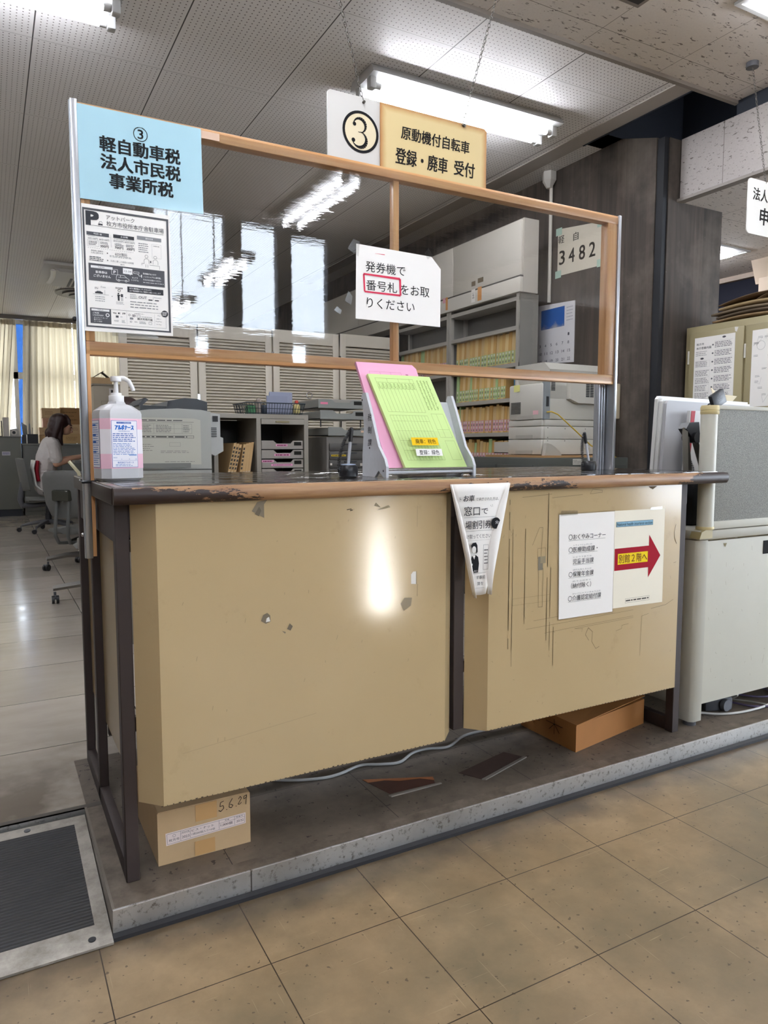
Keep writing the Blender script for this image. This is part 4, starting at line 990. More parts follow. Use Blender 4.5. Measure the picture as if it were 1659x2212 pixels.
s = Sheet((0, .0545, ZC+.018), (1, 0, 0), sl, (0, -sl.z, sl.y), base=.0006)
s.rect(.805, .893, .075, .0985, '#f0c31e'); s.text('廃車：桃色', .817, .885, .0868, .0145, '#3a2f12', .004, 1); s.rect(.812, .899, .043, .064, '#ecebe6'); s.text('登録：緑色', .823, .889, .0535, .0145, '#2b2b2b', .004, 1)
s.emit('stickers', t)
def form_stack(name, label, mat, x0, x1, foot, top, shift, line, kind):
    f, p = Vector(foot), Vector(top); d = p-f; L = d.length; nn = Vector((0, -d.z, d.y)).normalized()
    t = thing(name, label, 'forms', ((x0+x1)/2, f.y, f.z))
    V = []
    m = MB(); th = .010
    q = [(x0, 0), (x1, 0), (x1-shift*L, L), (x0-shift*L, L)]
    if kind == 'pink': q = [(x0, 0), (x1, 0), (x1-shift*L, L-.012), (x1-shift*L-.012, L), (x0-shift*L, L)]
    A = [m.bm.verts.new((u, f.y+d.y*v/L, f.z+d.z*v/L)) for u, v in q]; Bv = [m.bm.verts.new(Vector((u, f.y+d.y*v/L, f.z+d.z*v/L))-nn*th) for u, v in q]
    m.bm.faces.new(A); m.bm.faces.new(Bv[::-1])
    for i in range(len(q)): m.bm.faces.new((A[i], A[(i+1) % len(q)], Bv[(i+1) % len(q)], Bv[i]))
    obj('sheets', m, mat, t, smooth=0)
    s = Sheet((0, f.y, f.z), Vector((1, 0, 0)), d.normalized()-Vector((shift, 0, 0)), nn, base=.0006)
    return t, s, L
mg = M('#cbe596', .6, 0, .03, name='green_paper'); mp = M('#eaa9c6', .6, 0, .03, name='pink_paper')
t, s, L = form_stack('registration_forms', 'stack of green vehicle forms in front of the pink ones', mg, .778, .985, (.0, .068, ZC+.018), (0, .185, ZC+.290), .205, 1, 'green')
gl_ = '#68853f'
a, b = .795, .965
s.frame(a, b-.045, L-.118, L-.012, .0005, gl_); s.frame(a, b-.045, L-.045, L-.012, .0005, gl_); s.line([(a, L-.025), (b-.045, L-.025)], .0005, gl_)
for i in range(1, 10): s.line([(a+i*.0125, L-.035 if i % 3 else L-.012), (a+i*.0125, L-.118)], .0005, gl_)
s.frame(a, b-.045, .03, L-.128, .0005, gl_)
for i in range(1, 12): s.line([(a+i*.0104, .03), (a+i*.0104, L-.128)], .0005, gl_)
for i in range(4): s.line([(a, .06+.03*i), (b-.045, .06+.03*i)], .0004, gl_)
s.frame(b-.03, b+.012, .10, .175, .0005, gl_); s.line([(b-.03, .125), (b+.012, .125)], .0005, gl_); s.line([(b-.012, .10), (b-.012, .175)], .0005, gl_); s.frame(b-.02, b+.012, .03, .09, .0005, gl_)
for u in (b-.033, b-.022, b-.011, b): s.small(u, u+.006, L-.11, L-.014, 22, gl_, .45, rnd=.5)
for i in range(10): s.small(a+.003+i*.0125, a+.009+i*.0125, L-.043, L-.027, 4, gl_, .4)
s.emit('printing', t)
t, s, L = form_stack('scrapping_forms', 'stack of pink vehicle forms behind the green ones', mp, .732, .930, (.0, .088, ZC+.019), (0, .213, ZC+.325), .115, 1, 'pink')
pk = '#a0627f'; s.frame(.765, .870, L-.05, L-.028, .0005, pk); s.line([(.765, L-.039), (.87, L-.039)], .0005, pk); s.line([(.80, L-.05), (.80, L-.028)], .0005, pk); s.line([(.835, L-.05), (.835, L-.028)], .0005, pk); s.small(.768, .865, L-.062, L-.05, 2, pk, .4); s.small(.885, .895, L-.06, L-.03, 4, pk, .4)
s.emit('printing', t)

# ------------------------------------------------------------------ under the counter
t = thing('cardboard_box', 'cardboard box with white stock label under the left counter end', 'box', (.19, .16, F))
def carton(t, x0, x1, y0, y1, z0, z1, mat, skew=0):
    m = MB(); m.prism([(x0, y0), (x1, y0+skew), (x1+(-skew)*.0, y1), (x0-.0, y1)], 2, z0, z1); obj('carton', m, mat, t, smooth=0)
carton(t, .076, .303, .035, .33, F, .188, m_board)
fl_ = MB(); fl_.prism([(.036, .188), (.036, .190), (.17, .200), (.17, .196)], 0, .078, .301); obj('flap', fl_, m_board, t, smooth=0)
s = SY(.0348); lw = '#e8d9d4'
s.poly([(.095, .104), (.291, .111), (.291, .139), (.094, .135)], lw); lc = '#3d3536'
s.line([(.098, .107), (.288, .1135), (.288, .136), (.097, .132), (.098, .107)], .0006, lc, 1)
for u in (.1295, .1525, .2235, .2625): s.line([(u, .1085+(u-.098)*.033), (u, .132+(u-.097)*.022)], .0006, lc, 1)
s.line([(.2235, .127), (.288, .129)], .0005, lc, 1); s.line([(.1295, .1255), (.1525, .126)], .0005, lc, 1)
s.ring(.114, .1255, .0035, .0006, lc, 1); s.text('枚方市', .1015, .1265, .1155, .007, lc, 0, 1); s.text('2023', .1325, .150, .1165, .006, lc, 0, 1); s.text('納品年度', .132, .150, .1288, .0035, lc, 0, 1)
s.text('ビス・ナット', .156, .210, .127, .0065, lc, 0, 1); s.text('1袋200個入り×5袋', .156, .213, .1175, .0055, lc, 0, 1); s.text('数量', .238, .249, .1318, .0035, lc, 0, 1); s.text('1,000個', .227, .2565, .1215, .0068, lc, .01, 1); s.text('箱番号', .266, .284, .1325, .0035, lc, 0, 1); s.text('20/32', .267, .2855, .1215, .006, lc, 0, 1)
s.emit('stock_label', t)
s = SY(.0348); hw = '#1c1a18'
def ink_path(s, pts, w=.0016): s.line(pts, w, hw, 2)
ox, oz = .226, .158
for pts in ([(.010, .024), (.002, .022), (.000, .012), (.008, .013), (.010, .006), (.002, -.001), (-.003, .003)], [(.016, .001), (.018, .0)], [(.032, .026), (.024, .014), (.023, .005), (.029, .002), (.033, .008), (.026, .012)], [(.040, .004), (.042, .003)], [(.047, .020), (.052, .026), (.055, .021), (.046, .007), (.050, .006), (.055, .010)], [(.068, .026), (.061, .024), (.061, .017), (.068, .020), (.068, .027), (.066, .002)]):
    ink_path(s, [(ox+u, oz+v) for u, v in pts])
s.emit('handwriting', t)
tp_ = M('#caa06b', .25, 0, .03)
obj('packing_tape', MB().box(.166, .2185, .0342, .0346, .146, .188), tp_, t, smooth=0); obj('packing_tape', MB().box(.1625, .2125, .0342, .0346, .060, .096), tp_, t, smooth=0)
t = thing('cardboard_box', 'brown cardboard box pushed askew under the right counter end', 'box', (1.405, .04, F))
m = MB(); ax, ay = Vector((.985, .175, 0)).normalized(), Vector((-.02, 1, 0)).normalized()
import itertools
base = Vector((1.405, .04, 0))
P_ = lambda a, b: (base+ax*a+ay*b)
m.prism([P_(0, 0).to_tuple()[:2], P_(.40, 0).to_tuple()[:2], P_(.40, .27).to_tuple()[:2], P_(0, .27).to_tuple()[:2]], 2, F, .148); obj('carton', m, m_board2, t, smooth=0)
fl_ = MB(); q = [P_(.0, -.002), P_(.40, -.002), P_(.40, .14), P_(0, .14)]; V0 = [fl_.bm.verts.new((v.x, v.y, .150+(.012 if i in (1,) else 0))) for i, v in enumerate(q)]; fl_.bm.faces.new(V0); obj('flap', fl_, m_board2, t, smooth=0, solid=.003)
s = Sheet((base.x-.0005, base.y, 0), ay, (0, 0, 1), (-1, 0, 0)); ink_path(s, [(.06, .12), (.14, .12)]); ink_path(s, [(.10, .138), (.10, .085)]); ink_path(s, [(.10, .12), (.075, .095)]); ink_path(s, [(.10, .12), (.125, .095)]); ink_path(s, [(.17, .125), (.23, .125)]); ink_path(s, [(.20, .138), (.20, .09)]); ink_path(s, [(.17, .108), (.23, .108)])
s.emit('handwriting', t)
cb = MB(); pts = [(.36, .42), (.44, .345), (.52, .29), (.60, .262), (.66, .262), (.74, .285), (.80, .26), (.86, .245), (.93, .285), (.99, .29), (1.06, .27), (1.16, .32), (1.28, .33), (1.40, .38)]
sm = []
for i in range(len(pts)-1):
    p0, p1, p2, p3 = pts[max(0, i-1)], pts[i], pts[i+1], pts[min(len(pts)-1, i+2)]
    for k in range(6):
        f = k/6; sm.append(tuple(.5*((2*p1[j])+(-p0[j]+p2[j])*f+(2*p0[j]-5*p1[j]+4*p2[j]-p3[j])*f*f+(-p0[j]+3*p1[j]-3*p2[j]+p3[j])*f**3) for j in (0, 1))+(F+.0045,))
single('power_cable', MB().tube(sm, .0045, 8), M('#b9bab8', .45), 'light grey cable lying on the dark platform under the counter', 'cable')
single('rubber_foot', MB().box(.56, .61, .38, .43, F, F+.05, bev=.006), M('#1d2531', .5), 'small dark block on the floor beside the grey cable', 'block')
# ================================================================== BEHIND THE COUNTER
# louvred folding screen
t = thing('louvre_screen', 'cream louvred folding screen standing across the office', 'screen', (1.85, 4.0, F))
lc = M('#d2cab9', .5, 0, .03, name='cream_paint')
edges = [.635, 1.215, 1.822, 2.421, 3.0]
for i in range(4):
    x0, x1 = edges[i]+.006, edges[i+1]-.006; zt = 1.985+.008*i; yo = .0
    m = MB(); m.box(x0, x0+.055, 3.985, 4.02, F, zt, lc, .003).box(x1-.055, x1, 3.985, 4.02, F, zt, lc, .003).box(x0, x1, 3.987, 4.018, zt-.10, zt, lc).box(x0, x1, 3.987, 4.018, F, F+.12, lc).box(x0, x1, 3.987, 4.018, .95, 1.03, lc)
    pn = obj('panel', m, lc, t)
    sl_ = MB(); z = F+.15
    while z < zt-.115:
        sl_.prism([(3.986, z-.001), (3.987, z-.005), (4.018, z+.020), (4.017, z+.024)], 0, x0+.05, x1-.05); z += .0235
    obj('louvres', sl_, lc, pn, smooth=0)
    if i < 3:
        for zz in (1.78, 1.42, .4): obj('hinge', B(x1-.004, x1+.016, 3.978, 3.986, zz-.04, zz+.04), m_chrome, t)

# file shelving along the concrete wall
m_shelf = M('#a7a39a', .45, .1, .05, 6, name='shelf_steel')
SHZ = [.913, 1.157, 1.40, 1.645]
def shelving(y0, y1, label):
    t = thing('file_shelf', label, 'shelf', (3.22, (y0+y1)/2, F))
    for y in (y0, y1-.03):
        for x in (3.05, 3.19): obj('upright', B(x, x+.03, y, y+.03, F, 2.12), m_shelf, t)
    obj('end_panel', B(3.06, 3.22, y0-.004, y0, F, 2.12), M('#8d8a83', .5, .1, .06), t)
    obj('back_panel', B(3.216, 3.22, y0, y1, F, 2.12), M('#6f6c66', .6), t)
    for z in (.30, .60, *SHZ, 1.90, 2.10): obj('shelf_board', B(3.052, 3.22, y0, y1, z-.028, z), m_shelf, t)
    return t
shelving(2.39, 3.262, 'grey steel file shelf unit beside the calendar wall')
shelving(3.266, 4.14, 'grey steel file shelf unit farther back behind the film')
fm_, fo = M('#d2b06f', .75, 0, .08, 30, name='manila'), M('#b98a5a', .75, 0, .1, 30)
fgr, fpk = M('#a9c48a', .7, 0, .06, 30), M('#d09bb0', .7, 0, .06, 30)
white_strip = M('#d8d2c2', .7)
fcol = [M(c, .75, 0, .06, 30) for c in ('#d6b676', '#cda768', '#dcc08a', '#c8a05e', '#d0b582')]
def files(y0, y1, zb, hmin, hmax, lab, group, label, odd=()):
    y = y1-.012; i = 0
    while y > y0+.04:
        w_ = .024+.018*random.random(); h = hmin+(hmax-hmin)*random.random(); d = .005*random.random(); xf = 3.085+.012*random.random(); tl = .012*random.random()+.006
        body = fcol[i % 5] if random.random() > .08 else fgr
        m = MB(); m.mats = [body]
        if odd and i in odd: body = M(odd[i], .5)
        # tilted slab: top leans to the nearer side
        def q(za, zb_, mt, fx=0, dx=0):
            A = lambda z: -tl*(z-zb)/h
            m.prism([(y-w_+A(za), za), (y+A(za), za), (y+A(zb_), zb_), (y-w_+A(zb_), zb_)], 0, xf-dx, 3.205, mt)
        q(zb, zb+h, body)
        if lab is not None:
            z1, z2 = zb+.012, zb+.095
            A = lambda z: -tl*(z-zb)/h
            m.prism([(y-w_+.003+A(z1), z1), (y-.003+A(z1), z1), (y-.003+A(z2), z2), (y-w_+.003+A(z2), z2)], 0, xf-.001, xf+.001, lab)
            for r in range(4): m.box(xf-.0015, xf-.001, y-w_*.75+A(z1+.02*r), y-w_*.3+A(z1+.02*r), z1+.006+.02*r, z1+.018+.02*r, white_strip if r % 2 else M('#8d8672', .7))
        single('file_folder', m, None, label, 'file', group, smooth=0); y -= w_+.0015; i += 1
files(2.42, 3.225, SHZ[3], .215, .245, fgr, 'files on the top shelf beside the calendar', 'manila file with green spine tag on top shelf, seen through the film')
files(2.55, 3.225, SHZ[2], .19, .215, fgr, 'files on the shelf at the screen rail', 'manila file with green spine tag on the shelf at screen rail height')
files(2.42, 3.225, SHZ[1], .185, .215, fpk, 'files on the shelf beside the copier', 'manila file with pink spine tag on the shelf beside the copier')
files(2.42, 3.225, SHZ[0], .17, .20, fpk, 'files on the lowest visible shelf', 'manila file with pink spine tag on the lowest visible shelf')
files(3.30, 4.11, SHZ[3], .23, .26, fpk, 'files in the farther shelf unit', 'brownish file in the farther shelf unit, seen through film beside mullion')
single('binder', MB().box(3.08, 3.20, 2.425, 2.47, SHZ[2]+.001, SHZ[2]+.21), M('#2a5f78', .5), 'teal binder at the near end of the shelf beside the copier', 'binder')
t = thing('upper_cabinet', 'long cream steel cabinet on top of the file shelves', 'cabinet', (3.22, 4.0, 2.13))
obj('body', B(3.06, 3.19, 2.36, 5.7, 2.122, 2.62), M('#b9b3a8', .45), t)
for i in range(4): obj('door', B(3.045, 3.06, 2.37+.835*i, 2.37+.835*i+.83, 2.235, 2.61, bev=.003), m_steelwhite, t)
obj('rail', B(3.03, 3.06, 2.36, 5.7, 2.122, 2.225, bev=.004), m_steelwhite, t); obj('track', B(3.035, 3.06, 2.36, 5.7, 2.224, 2.236), M('#4a4742', .5), t)
s = SX(3.0295); s.rect(-2.93, -2.88, 2.14, 2.235, '#e6e3dc'); s.text('五', -2.92, -2.89, 2.19, .04); s.rect(-2.85, -2.80, 2.14, 2.24, '#d59a5f'); s.rect(-3.28, -3.25, 2.14, 2.24, '#d59a5f'); s.rect(-3.32, -3.285, 2.2, 2.24, '#dba3ae'); s.emit('stickers', t)
s = SX(3.0445); s.rect(-2.95, -2.90, 2.265, 2.30, '#6d6250'); s.rect(-2.87, -2.80, 2.275, 2.31, '#6d6250'); s.emit('labels', t)

# wall by the shelves
t = thing('number_sheet', 'white sheet with handwritten number 3482 taped to concrete wall', 'paper', (3.38, 2.16, 2.26))
q = [(-2.38, 2.265), (-1.948, 2.252), (-1.95, 2.534), (-2.38, 2.590)]
m = MB(); m.prism([(-u, v) for u, v in q], 0, 3.3835, 3.3845); obj('page', m, M('#d3cbb8', .6, 0, .03), t, smooth=0)
s = SX(3.3834); bb = '#2a2724'
s.text('軽', -2.375, -2.315, 2.512, .055, bb, .006); s.text('自', -2.225, -2.175, 2.500, .055, bb, .006)
for chh, a, z in (('3', -2.362, 2.385), ('4', -2.265, 2.380), ('8', -2.165, 2.377), ('2', -2.07, 2.375)): s.text(chh, a, a+.055, z, .095, bb, .012)
s.emit('lettering', t)
for u, v in ((-2.37, 2.57), (-2.37, 2.275), (-1.965, 2.27), (-1.97, 2.53)): obj('tape', B(3.382, 3.383, -u-.03, -u+.03, v-.025, v+.025), M('#a9c4b4', .3), t, smooth=0)
t = thing('wall_calendar', 'wall calendar with blue coast picture hanging on the concrete wall', 'calendar', (3.38, 2.41, 1.65))
m = MB(); m.prism([(2.19, 1.643), (2.64, 1.668), (2.632, 2.09), (2.19, 2.065)], 0, 3.378, 3.3835); obj('page', m, M('#dedcdd', .5, 0, .02), t, smooth=0)
s = SX(3.3778)
n = N('coast_picture'); nz = n.noise(9, 6); _, yy, zz = n.xyz()
n.set(Base_Color=n.mix(n.ramp(n.math('ADD', n.math('MULTIPLY', nz, .7), n.math('MULTIPLY', n.math('SUBTRACT', .33, zz), 2.2)), [(.42, 0), (.6, 1)]), '#2d62ad', '#b9b3ae'), Roughness=.4)
s.rect(-2.535, -2.29, 1.905, 2.045, n.m); s.rect(-2.63, -2.615, 1.90, 2.05, '#3f6fae'); s.small(-2.605, -2.575, 1.95, 2.03, 4, '#3f6fae', .5); s.small(-2.27, -2.20, 1.93, 2.04, 5, '#a9a7ad', .25)
d = 1
for r in range(5):
    for c_ in range(7):
        if r == 0 and c_ < 6: continue
        if d > 22: break
        u = -2.61+c_*.0595; z = 1.865-r*.057+.0*c_
        s.text(str(d), u, u+(.016 if d < 10 else .028), z-.02, .020, '#c4455a' if c_ == 0 else '#4a4a55', .004); d += 1
s.emit('printing', t)
t = thing('cable_conduit', 'white vertical conduit with a box at its top on the concrete wall', 'conduit', (3.36, 2.44, 1.2))
obj('pipe', MB().cyl((3.365, 2.44, 2.09), (3.365, 2.44, 2.93), .013, n=12), m_steelwhite, t)
m = MB(); m.lathe([(.02, 0), (.05, .05), (.05, .11), (.03, .115)], (3.35, 2.445, 2.885), 6); obj('junction_box', m, M('#cbc8c0', .5), t, smooth=0)
single('wall_plate', MB().box(3.345, 3.384, 1.757, 1.90, 1.234, 1.46, bev=.006), M('#b9ab90', .5), 'cream box on the concrete wall showing just right of the screen post', 'box')

# copier on its cabinet
t = thing('steel_cabinet', 'dark grey low steel cabinet under the copier', 'cabinet', (2.92, 1.95, F))
gs = M('#50534f', .5, .2, .08, 6)
obj('body', B(2.56, 3.30, 1.60, 2.345, F, .986, bev=.004), gs, t)
for y0, y1 in ((1.63, 1.965), (1.98, 2.32)):
    d_ = obj('door', B(2.549, 2.56, y0, y1, .12, .945, bev=.004), M('#484b48', .5, .2, .06), t); obj('handle', B(2.543, 2.55, y0+.1, y0+.2, .90, .92), m_dark, d_)
obj('front_panel', B(2.58, 3.28, 1.592, 1.60, .12, .94, bev=.003), M('#484b48', .5, .2, .06), t)
s = SY(1.5995); s.rect(2.835, 2.92, .945, .98, '#cfcdc4'); s.small(2.84, 2.915, .95, .975, 3, '#6d6b66'); s.emit('label_sticker', t)
single('plywood_board', MB().box(2.70, 3.29, 1.70, 2.28, .987, 1.0), M('#b08a5e', .6), 'thin plywood board under the copier on the dark cabinet', 'board')
t = thing('printer', 'large off-white office printer with paper drawers beside the file shelves', 'printer', (3.0, 1.95, 1.0))
pw = M('#c4c1b7', .45, 0, .03, name='printer_plastic'); pw2 = M('#aba89f', .5, 0, .03)
obj('body', MB().box(2.752, 3.20, 1.79, 2.11, 1.222, 1.445, pw, .012), pw, t)
obj('top_cover', MB().box(2.77, 3.25, 1.80, 2.06, 1.44, 1.515, bev=.03), pw, t)
obj('side_strip', B(2.762, 2.805, 1.776, 1.80, 1.222, 1.50), M('#8d9396', .5), t)
obj('port', B(2.775, 2.792, 1.771, 1.777, 1.30, 1.36), m_dark, t)
for i, (z0, z1) in enumerate(((1.182, 1.219), (1.102, 1.179), (1.005, 1.099))):
    dr = obj('drawer', B(2.752, 2.80, 1.79, 2.11, z0, z1, bev=.004), pw, t)
    if i: obj('handle', B(2.7485, 2.7535, 1.87, 2.03, z0+.002, z0+.024), pw2, dr)
obj('handle', B(2.7485, 2.7535, 1.87, 2.03, 1.224, 1.248), pw2, t)
vt = MB()
for i in range(9): vt.box(2.749, 2.753, 1.99, 2.085, 1.262+.0085*i, 1.266+.0085*i)
obj('vent', vt, m_dark, t, smooth=0)
rb = MB(); rb.prism([(1.84, 1.30), (1.79, 1.35), (1.79, 1.53), (1.84, 1.575), (2.11, 1.575), (2.11, 1.30)], 0, 2.81, 3.29)
obj('rear_cover', rb, pw, t, smooth=0)
obj('rear_bulge', MB().prism([(2.95, 1.35), (3.02, 1.325), (3.28, 1.325), (3.28, 1.48), (3.0, 1.48), (2.95, 1.45)], 1, 1.755, 1.79), pw, t, smooth=0)
obj('rear_chassis', MB().box(2.81, 3.28, 1.80, 2.10, 1.222, 1.30).box(2.93, 3.18, 1.795, 1.80, 1.225, 1.29), pw2, t)
for z0, z1 in ((1.182, 1.219), (1.102, 1.179), (1.005, 1.099)): obj('rear_panel', B(2.768, 3.28, 1.775, 2.10, z0, z1, bev=.002), pw, t)
vt = MB()
for i in range(9):
    for j in range(3): vt.box(3.08+.035*j, 3.108+.035*j, 1.7525, 1.756, 1.365+.0105*i, 1.372+.0105*i)
for i in range(6): vt.box(2.825, 2.855, 1.7875, 1.791, 1.40+.009*i, 1.405+.009*i)
obj('vent', vt, m_dark, t, smooth=0)
ft = MB(); ft.prism([(2.745, 1.0), (2.88, 1.0), (2.875, 1.012), (2.83, 1.05), (2.79, 1.07), (2.76, 1.075)], 1, 1.745, 1.775); obj('foot', ft, pw2, t, smooth=0)
s = SX(2.7515); s.rect(-2.06, -2.00, 1.402, 1.445, '#dfdd8e'); s.rect(-1.87, -1.82, 1.252, 1.277, '#e5b7bd'); s.emit('sticky_note', t)
s = SY(1.7945); s.frame(3.035, 3.08, 1.247, 1.275, .003, '#8b8982'); s.rect(3.05, 3.065, 1.255, 1.268, '#444444'); s.small(2.82, 2.90, 1.25, 1.27, 3, '#6b6963'); s.emit('markings', t)
s = SY(1.7745)
for u, v in ((2.79, 1.17), (2.79, 1.11), (2.93, 1.165), (3.10, 1.165), (2.79, 1.09), (2.93, 1.09), (3.26, 1.17), (3.26, 1.11)): s.disc(u, v, .0035, '#55534e', n=10)
s.frame(3.09, 3.14, 1.04, 1.065, .002, '#8b8982'); s.emit('screws', t)
single('paper_tray', MB().box(2.76, 3.05, 2.115, 2.27, 1.01, 1.016).box(2.76, 2.766, 2.115, 2.27, 1.01, 1.085).box(2.766, 3.05, 2.264, 2.27, 1.01, 1.075), m_lgrey, 'light grey open paper tray sticking out left of the printer', 'tray')
yc = [(2.775, 1.77, 1.265), (2.80, 1.755, 1.267), (2.83, 1.73, 1.25), (2.95, 1.70, 1.15), (3.08, 1.70, 1.06), (3.22, 1.70, 1.02), (3.29, 1.66, .97)]
single('network_cable', MB().tube(yc, .004, 6), M('#c2a02c', .5), 'yellow network cable running down the back of the printer', 'cable')

# laser printer on a stand
t = thing('laser_printer', 'grey laser printer with taped notice behind the sanitizer bottle', 'printer', (.52, 2.35, .62))
lp_ = M('#aeb0aa', .5, 0, .03, name='grey_printer_plastic')
m = MB(); m.prism([(.215, .62), (.79, .62), (.79, 1.235), (.74, 1.243), (.62, 1.248), (.48, 1.240), (.30, 1.215), (.235, 1.18), (.215, 1.1)], 1, 2.10, 2.58)
obj('body', m, lp_, t, smooth=0)
m = MB(); m.prism([(.44, 1.235), (.575, 1.240), (.575, 1.258), (.44, 1.262)], 1, 2.12, 2.55); m.prism([(.565, 1.237), (.575, 1.285), (.66, 1.302), (.72, 1.300), (.775, 1.285), (.775, 1.225), (.68, 1.244)], 1, 2.11, 2.55); m.prism([(.43, 1.262), (.45, 1.257), (.485, 1.29), (.47, 1.30)], 1, 2.14, 2.5)
obj('top_cover', m, M('#3f4347', .5, 0, .05), t, smooth=0)
m = MB(); m.prism([(.79, 1.02), (.82, 1.005), (.865, 1.03), (.865, 1.10), (.85, 1.105), (.85, 1.225), (.79, 1.232)], 1, 2.14, 2.245); obj('side_unit', m, M('#b9bbb8', .5), t, smooth=0)
v_ = MB()
for i in range(6): v_.box(.795, .83, 2.137, 2.141, 1.105+.009*i, 1.109+.009*i)
v_.box(.81, .838, 2.137, 2.141, 1.185, 1.215); obj('vent', v_, m_dark, t, smooth=0)
obj('tray_handle', B(.30, .68, 2.094, 2.101, .945, .97), M('#7f817d', .5), t)
for z in (.935, .78): obj('tray_seam', B(.216, .789, 2.098, 2.1005, z, z+.003), m_dark, t)
s = SY(2.0995); s.poly([(.32, .962), (.735, .962), (.735, 1.19), (.70, 1.198), (.32, 1.20)], '#c4c4b8', 0)
dk = '#4b4b4a'
s.rect(.40, .70, 1.178, 1.1795, dk, 1); s.small(.42, .65, 1.183, 1.190, 1, dk, .6, l=1); s.frame(.42, .69, 1.12, 1.17, .001, '#7b7b78', 1); s.line([(.50, 1.12), (.50, 1.17)], .001, '#7b7b78', 1); s.line([(.60, 1.12), (.60, 1.17)], .001, '#7b7b78', 1); s.line([(.64, 1.12), (.64, 1.17)], .001, '#7b7b78', 1); s.line([(.42, 1.145), (.69, 1.145)], .001, '#7b7b78', 1)
s.small(.43, .49, 1.125, 1.165, 5, '#7b7b78', .4, l=1); s.small(.51, .59, 1.125, 1.165, 5, '#7b7b78', .4, l=1); s.small(.645, .685, 1.125, 1.165, 4, '#7b7b78', .4, l=1); s.frame(.42, .70, 1.097, 1.11, .0015, dk, 1); s.small(.425, .68, 1.099, 1.108, 1, dk, .6, l=1)
s.small(.40, .50, 1.03, 1.07, 4, '#85857f', .25, l=1); s.small(.53, .69, 1.02, 1.035, 2, '#85857f', .3, l=1); s.frame(.575, .63, 1.055, 1.075, .001, '#85857f', 1); s.small(.55, .70, .975, .98, 1, '#85857f', .5, l=1)
s.emit('taped_notice', t)
single('printer_stand', MB().box(.20, .82, 2.09, 2.60, F, .619, bev=.005), m_office, 'grey steel stand under the laser printer', 'stand')

# open bookcase with envelopes and letter drawers
t = thing('office_bookcase', 'grey steel two bay bookcase right of the laser printer', 'bookcase', (1.12, 2.4, F))
bc = M('#969085', .45, .15, .06, 6, name='bookcase_steel')
m = MB(); m.box(.845, .868, 2.25, 2.62, F, 1.236).box(1.088, 1.113, 2.25, 2.62, F, 1.212).box(1.375, 1.400, 2.25, 2.62, F, 1.236).box(.868, 1.375, 2.25, 2.62, 1.212, 1.236).box(.868, 1.375, 2.25, 2.62, F, F+.05).box(.868, 1.088, 2.25, 2.62, .79, .81)
obj('carcass', m, bc, t); obj('back_panel', B(.868, 1.375, 2.61, 2.618, F, 1.21), M('#3c3d3e', .6), t)
fd = obj('flap_door', B(1.116, 1.373, 2.246, 2.262, 1.18, 1.210), bc, t); obj('handle', B(1.20, 1.28, 2.24, 2.247, 1.190, 1.198), M('#8a7f5e', .4, .3), fd)
def letter_drawer(x0, x1, y0, z, label, tags, group, mat, h=.045, depth=.30):
    t = thing('letter_tray', label, 'tray', ((x0+x1)/2, y0, z), 0, group)
    w = x1-x0
    m = MB(); m.prism([(x0, z), (x1, z), (x1, z+h), (x1-w*.24, z+h), (x1-w*.30, z+h*.66), (x0+w*.36, z+h*.66), (x0+w*.28, z+h), (x0, z+h)], 1, y0, y0+.006)
    m.box(x0, x1, y0+.006, y0+depth, z, z+.004).box(x0, x0+.004, y0+.006, y0+depth, z, z+h*.9).box(x1-.004, x1, y0+.006, y0+depth, z, z+h*.9)
    obj('tray_body', m, mat, t, smooth=0)
    s = SY(y0-.0002); s.rect(x1-w*.22, x1-w*.04, z+h*.42, z+h*.85, '#23221f'); s.emit('label_window', t)
    s = SY(y0-.0002)
    for a, b, c_, tx, col in tags:
        s.rect(x0+w*a, x0+w*b, z+h*c_-.006, z+h*c_+.006, col)
        if tx.startswith('b'): s.small(x0+w*(a+.03), x0+w*(b-.03), z+h*c_-.0035, z+h*c_+.0035, 1, '#7a3450' if col != '#e2c02a' else '#4a3d10', .9, l=1, rnd=0)
        elif tx: s.text(tx, x0+w*(a+.04), x0+w*(b-.04), z+h*c_, .0062, '#7a3450' if col != '#e2c02a' else '#4a3d10', 0, 1)
    if tags: s.emit('paper_tag', t)
    return t
tm = M('#99938b', .45, .1, .05, name='taupe_steel'); pkc = '#dd9bc0'; ylc = '#e2c02a'
LW = 'letter drawer in the bookcase right bay'
for i, (lb_, tg) in enumerate((('topmost taupe letter drawer in the bookcase, one pink tag', [(.34, .62, .45, 'b', pkc)]), ('second taupe letter drawer in the bookcase, slanted pink tag', [(.30, .68, .42, 'b', pkc)]), ('third taupe letter drawer in the bookcase, two pink tags', [(.0, .28, .80, 'b', pkc), (.22, .74, .35, '軽自動車税の申請書', pkc)]), ('lowest visible letter drawer in the bookcase, yellow tags', [(.0, .30, .55, 'b', ylc), (.28, .68, .2, 'b', ylc)]), )):
    letter_drawer(1.118, 1.368, 2.256, 1.040-.0535*i, lb_, tg, 'letter drawers in the bookcase', tm, .048)
env = M('#c5a473', .75, 0, .06, 20, name='kraft_envelope'); envp = M('#d8d2c4', .7)
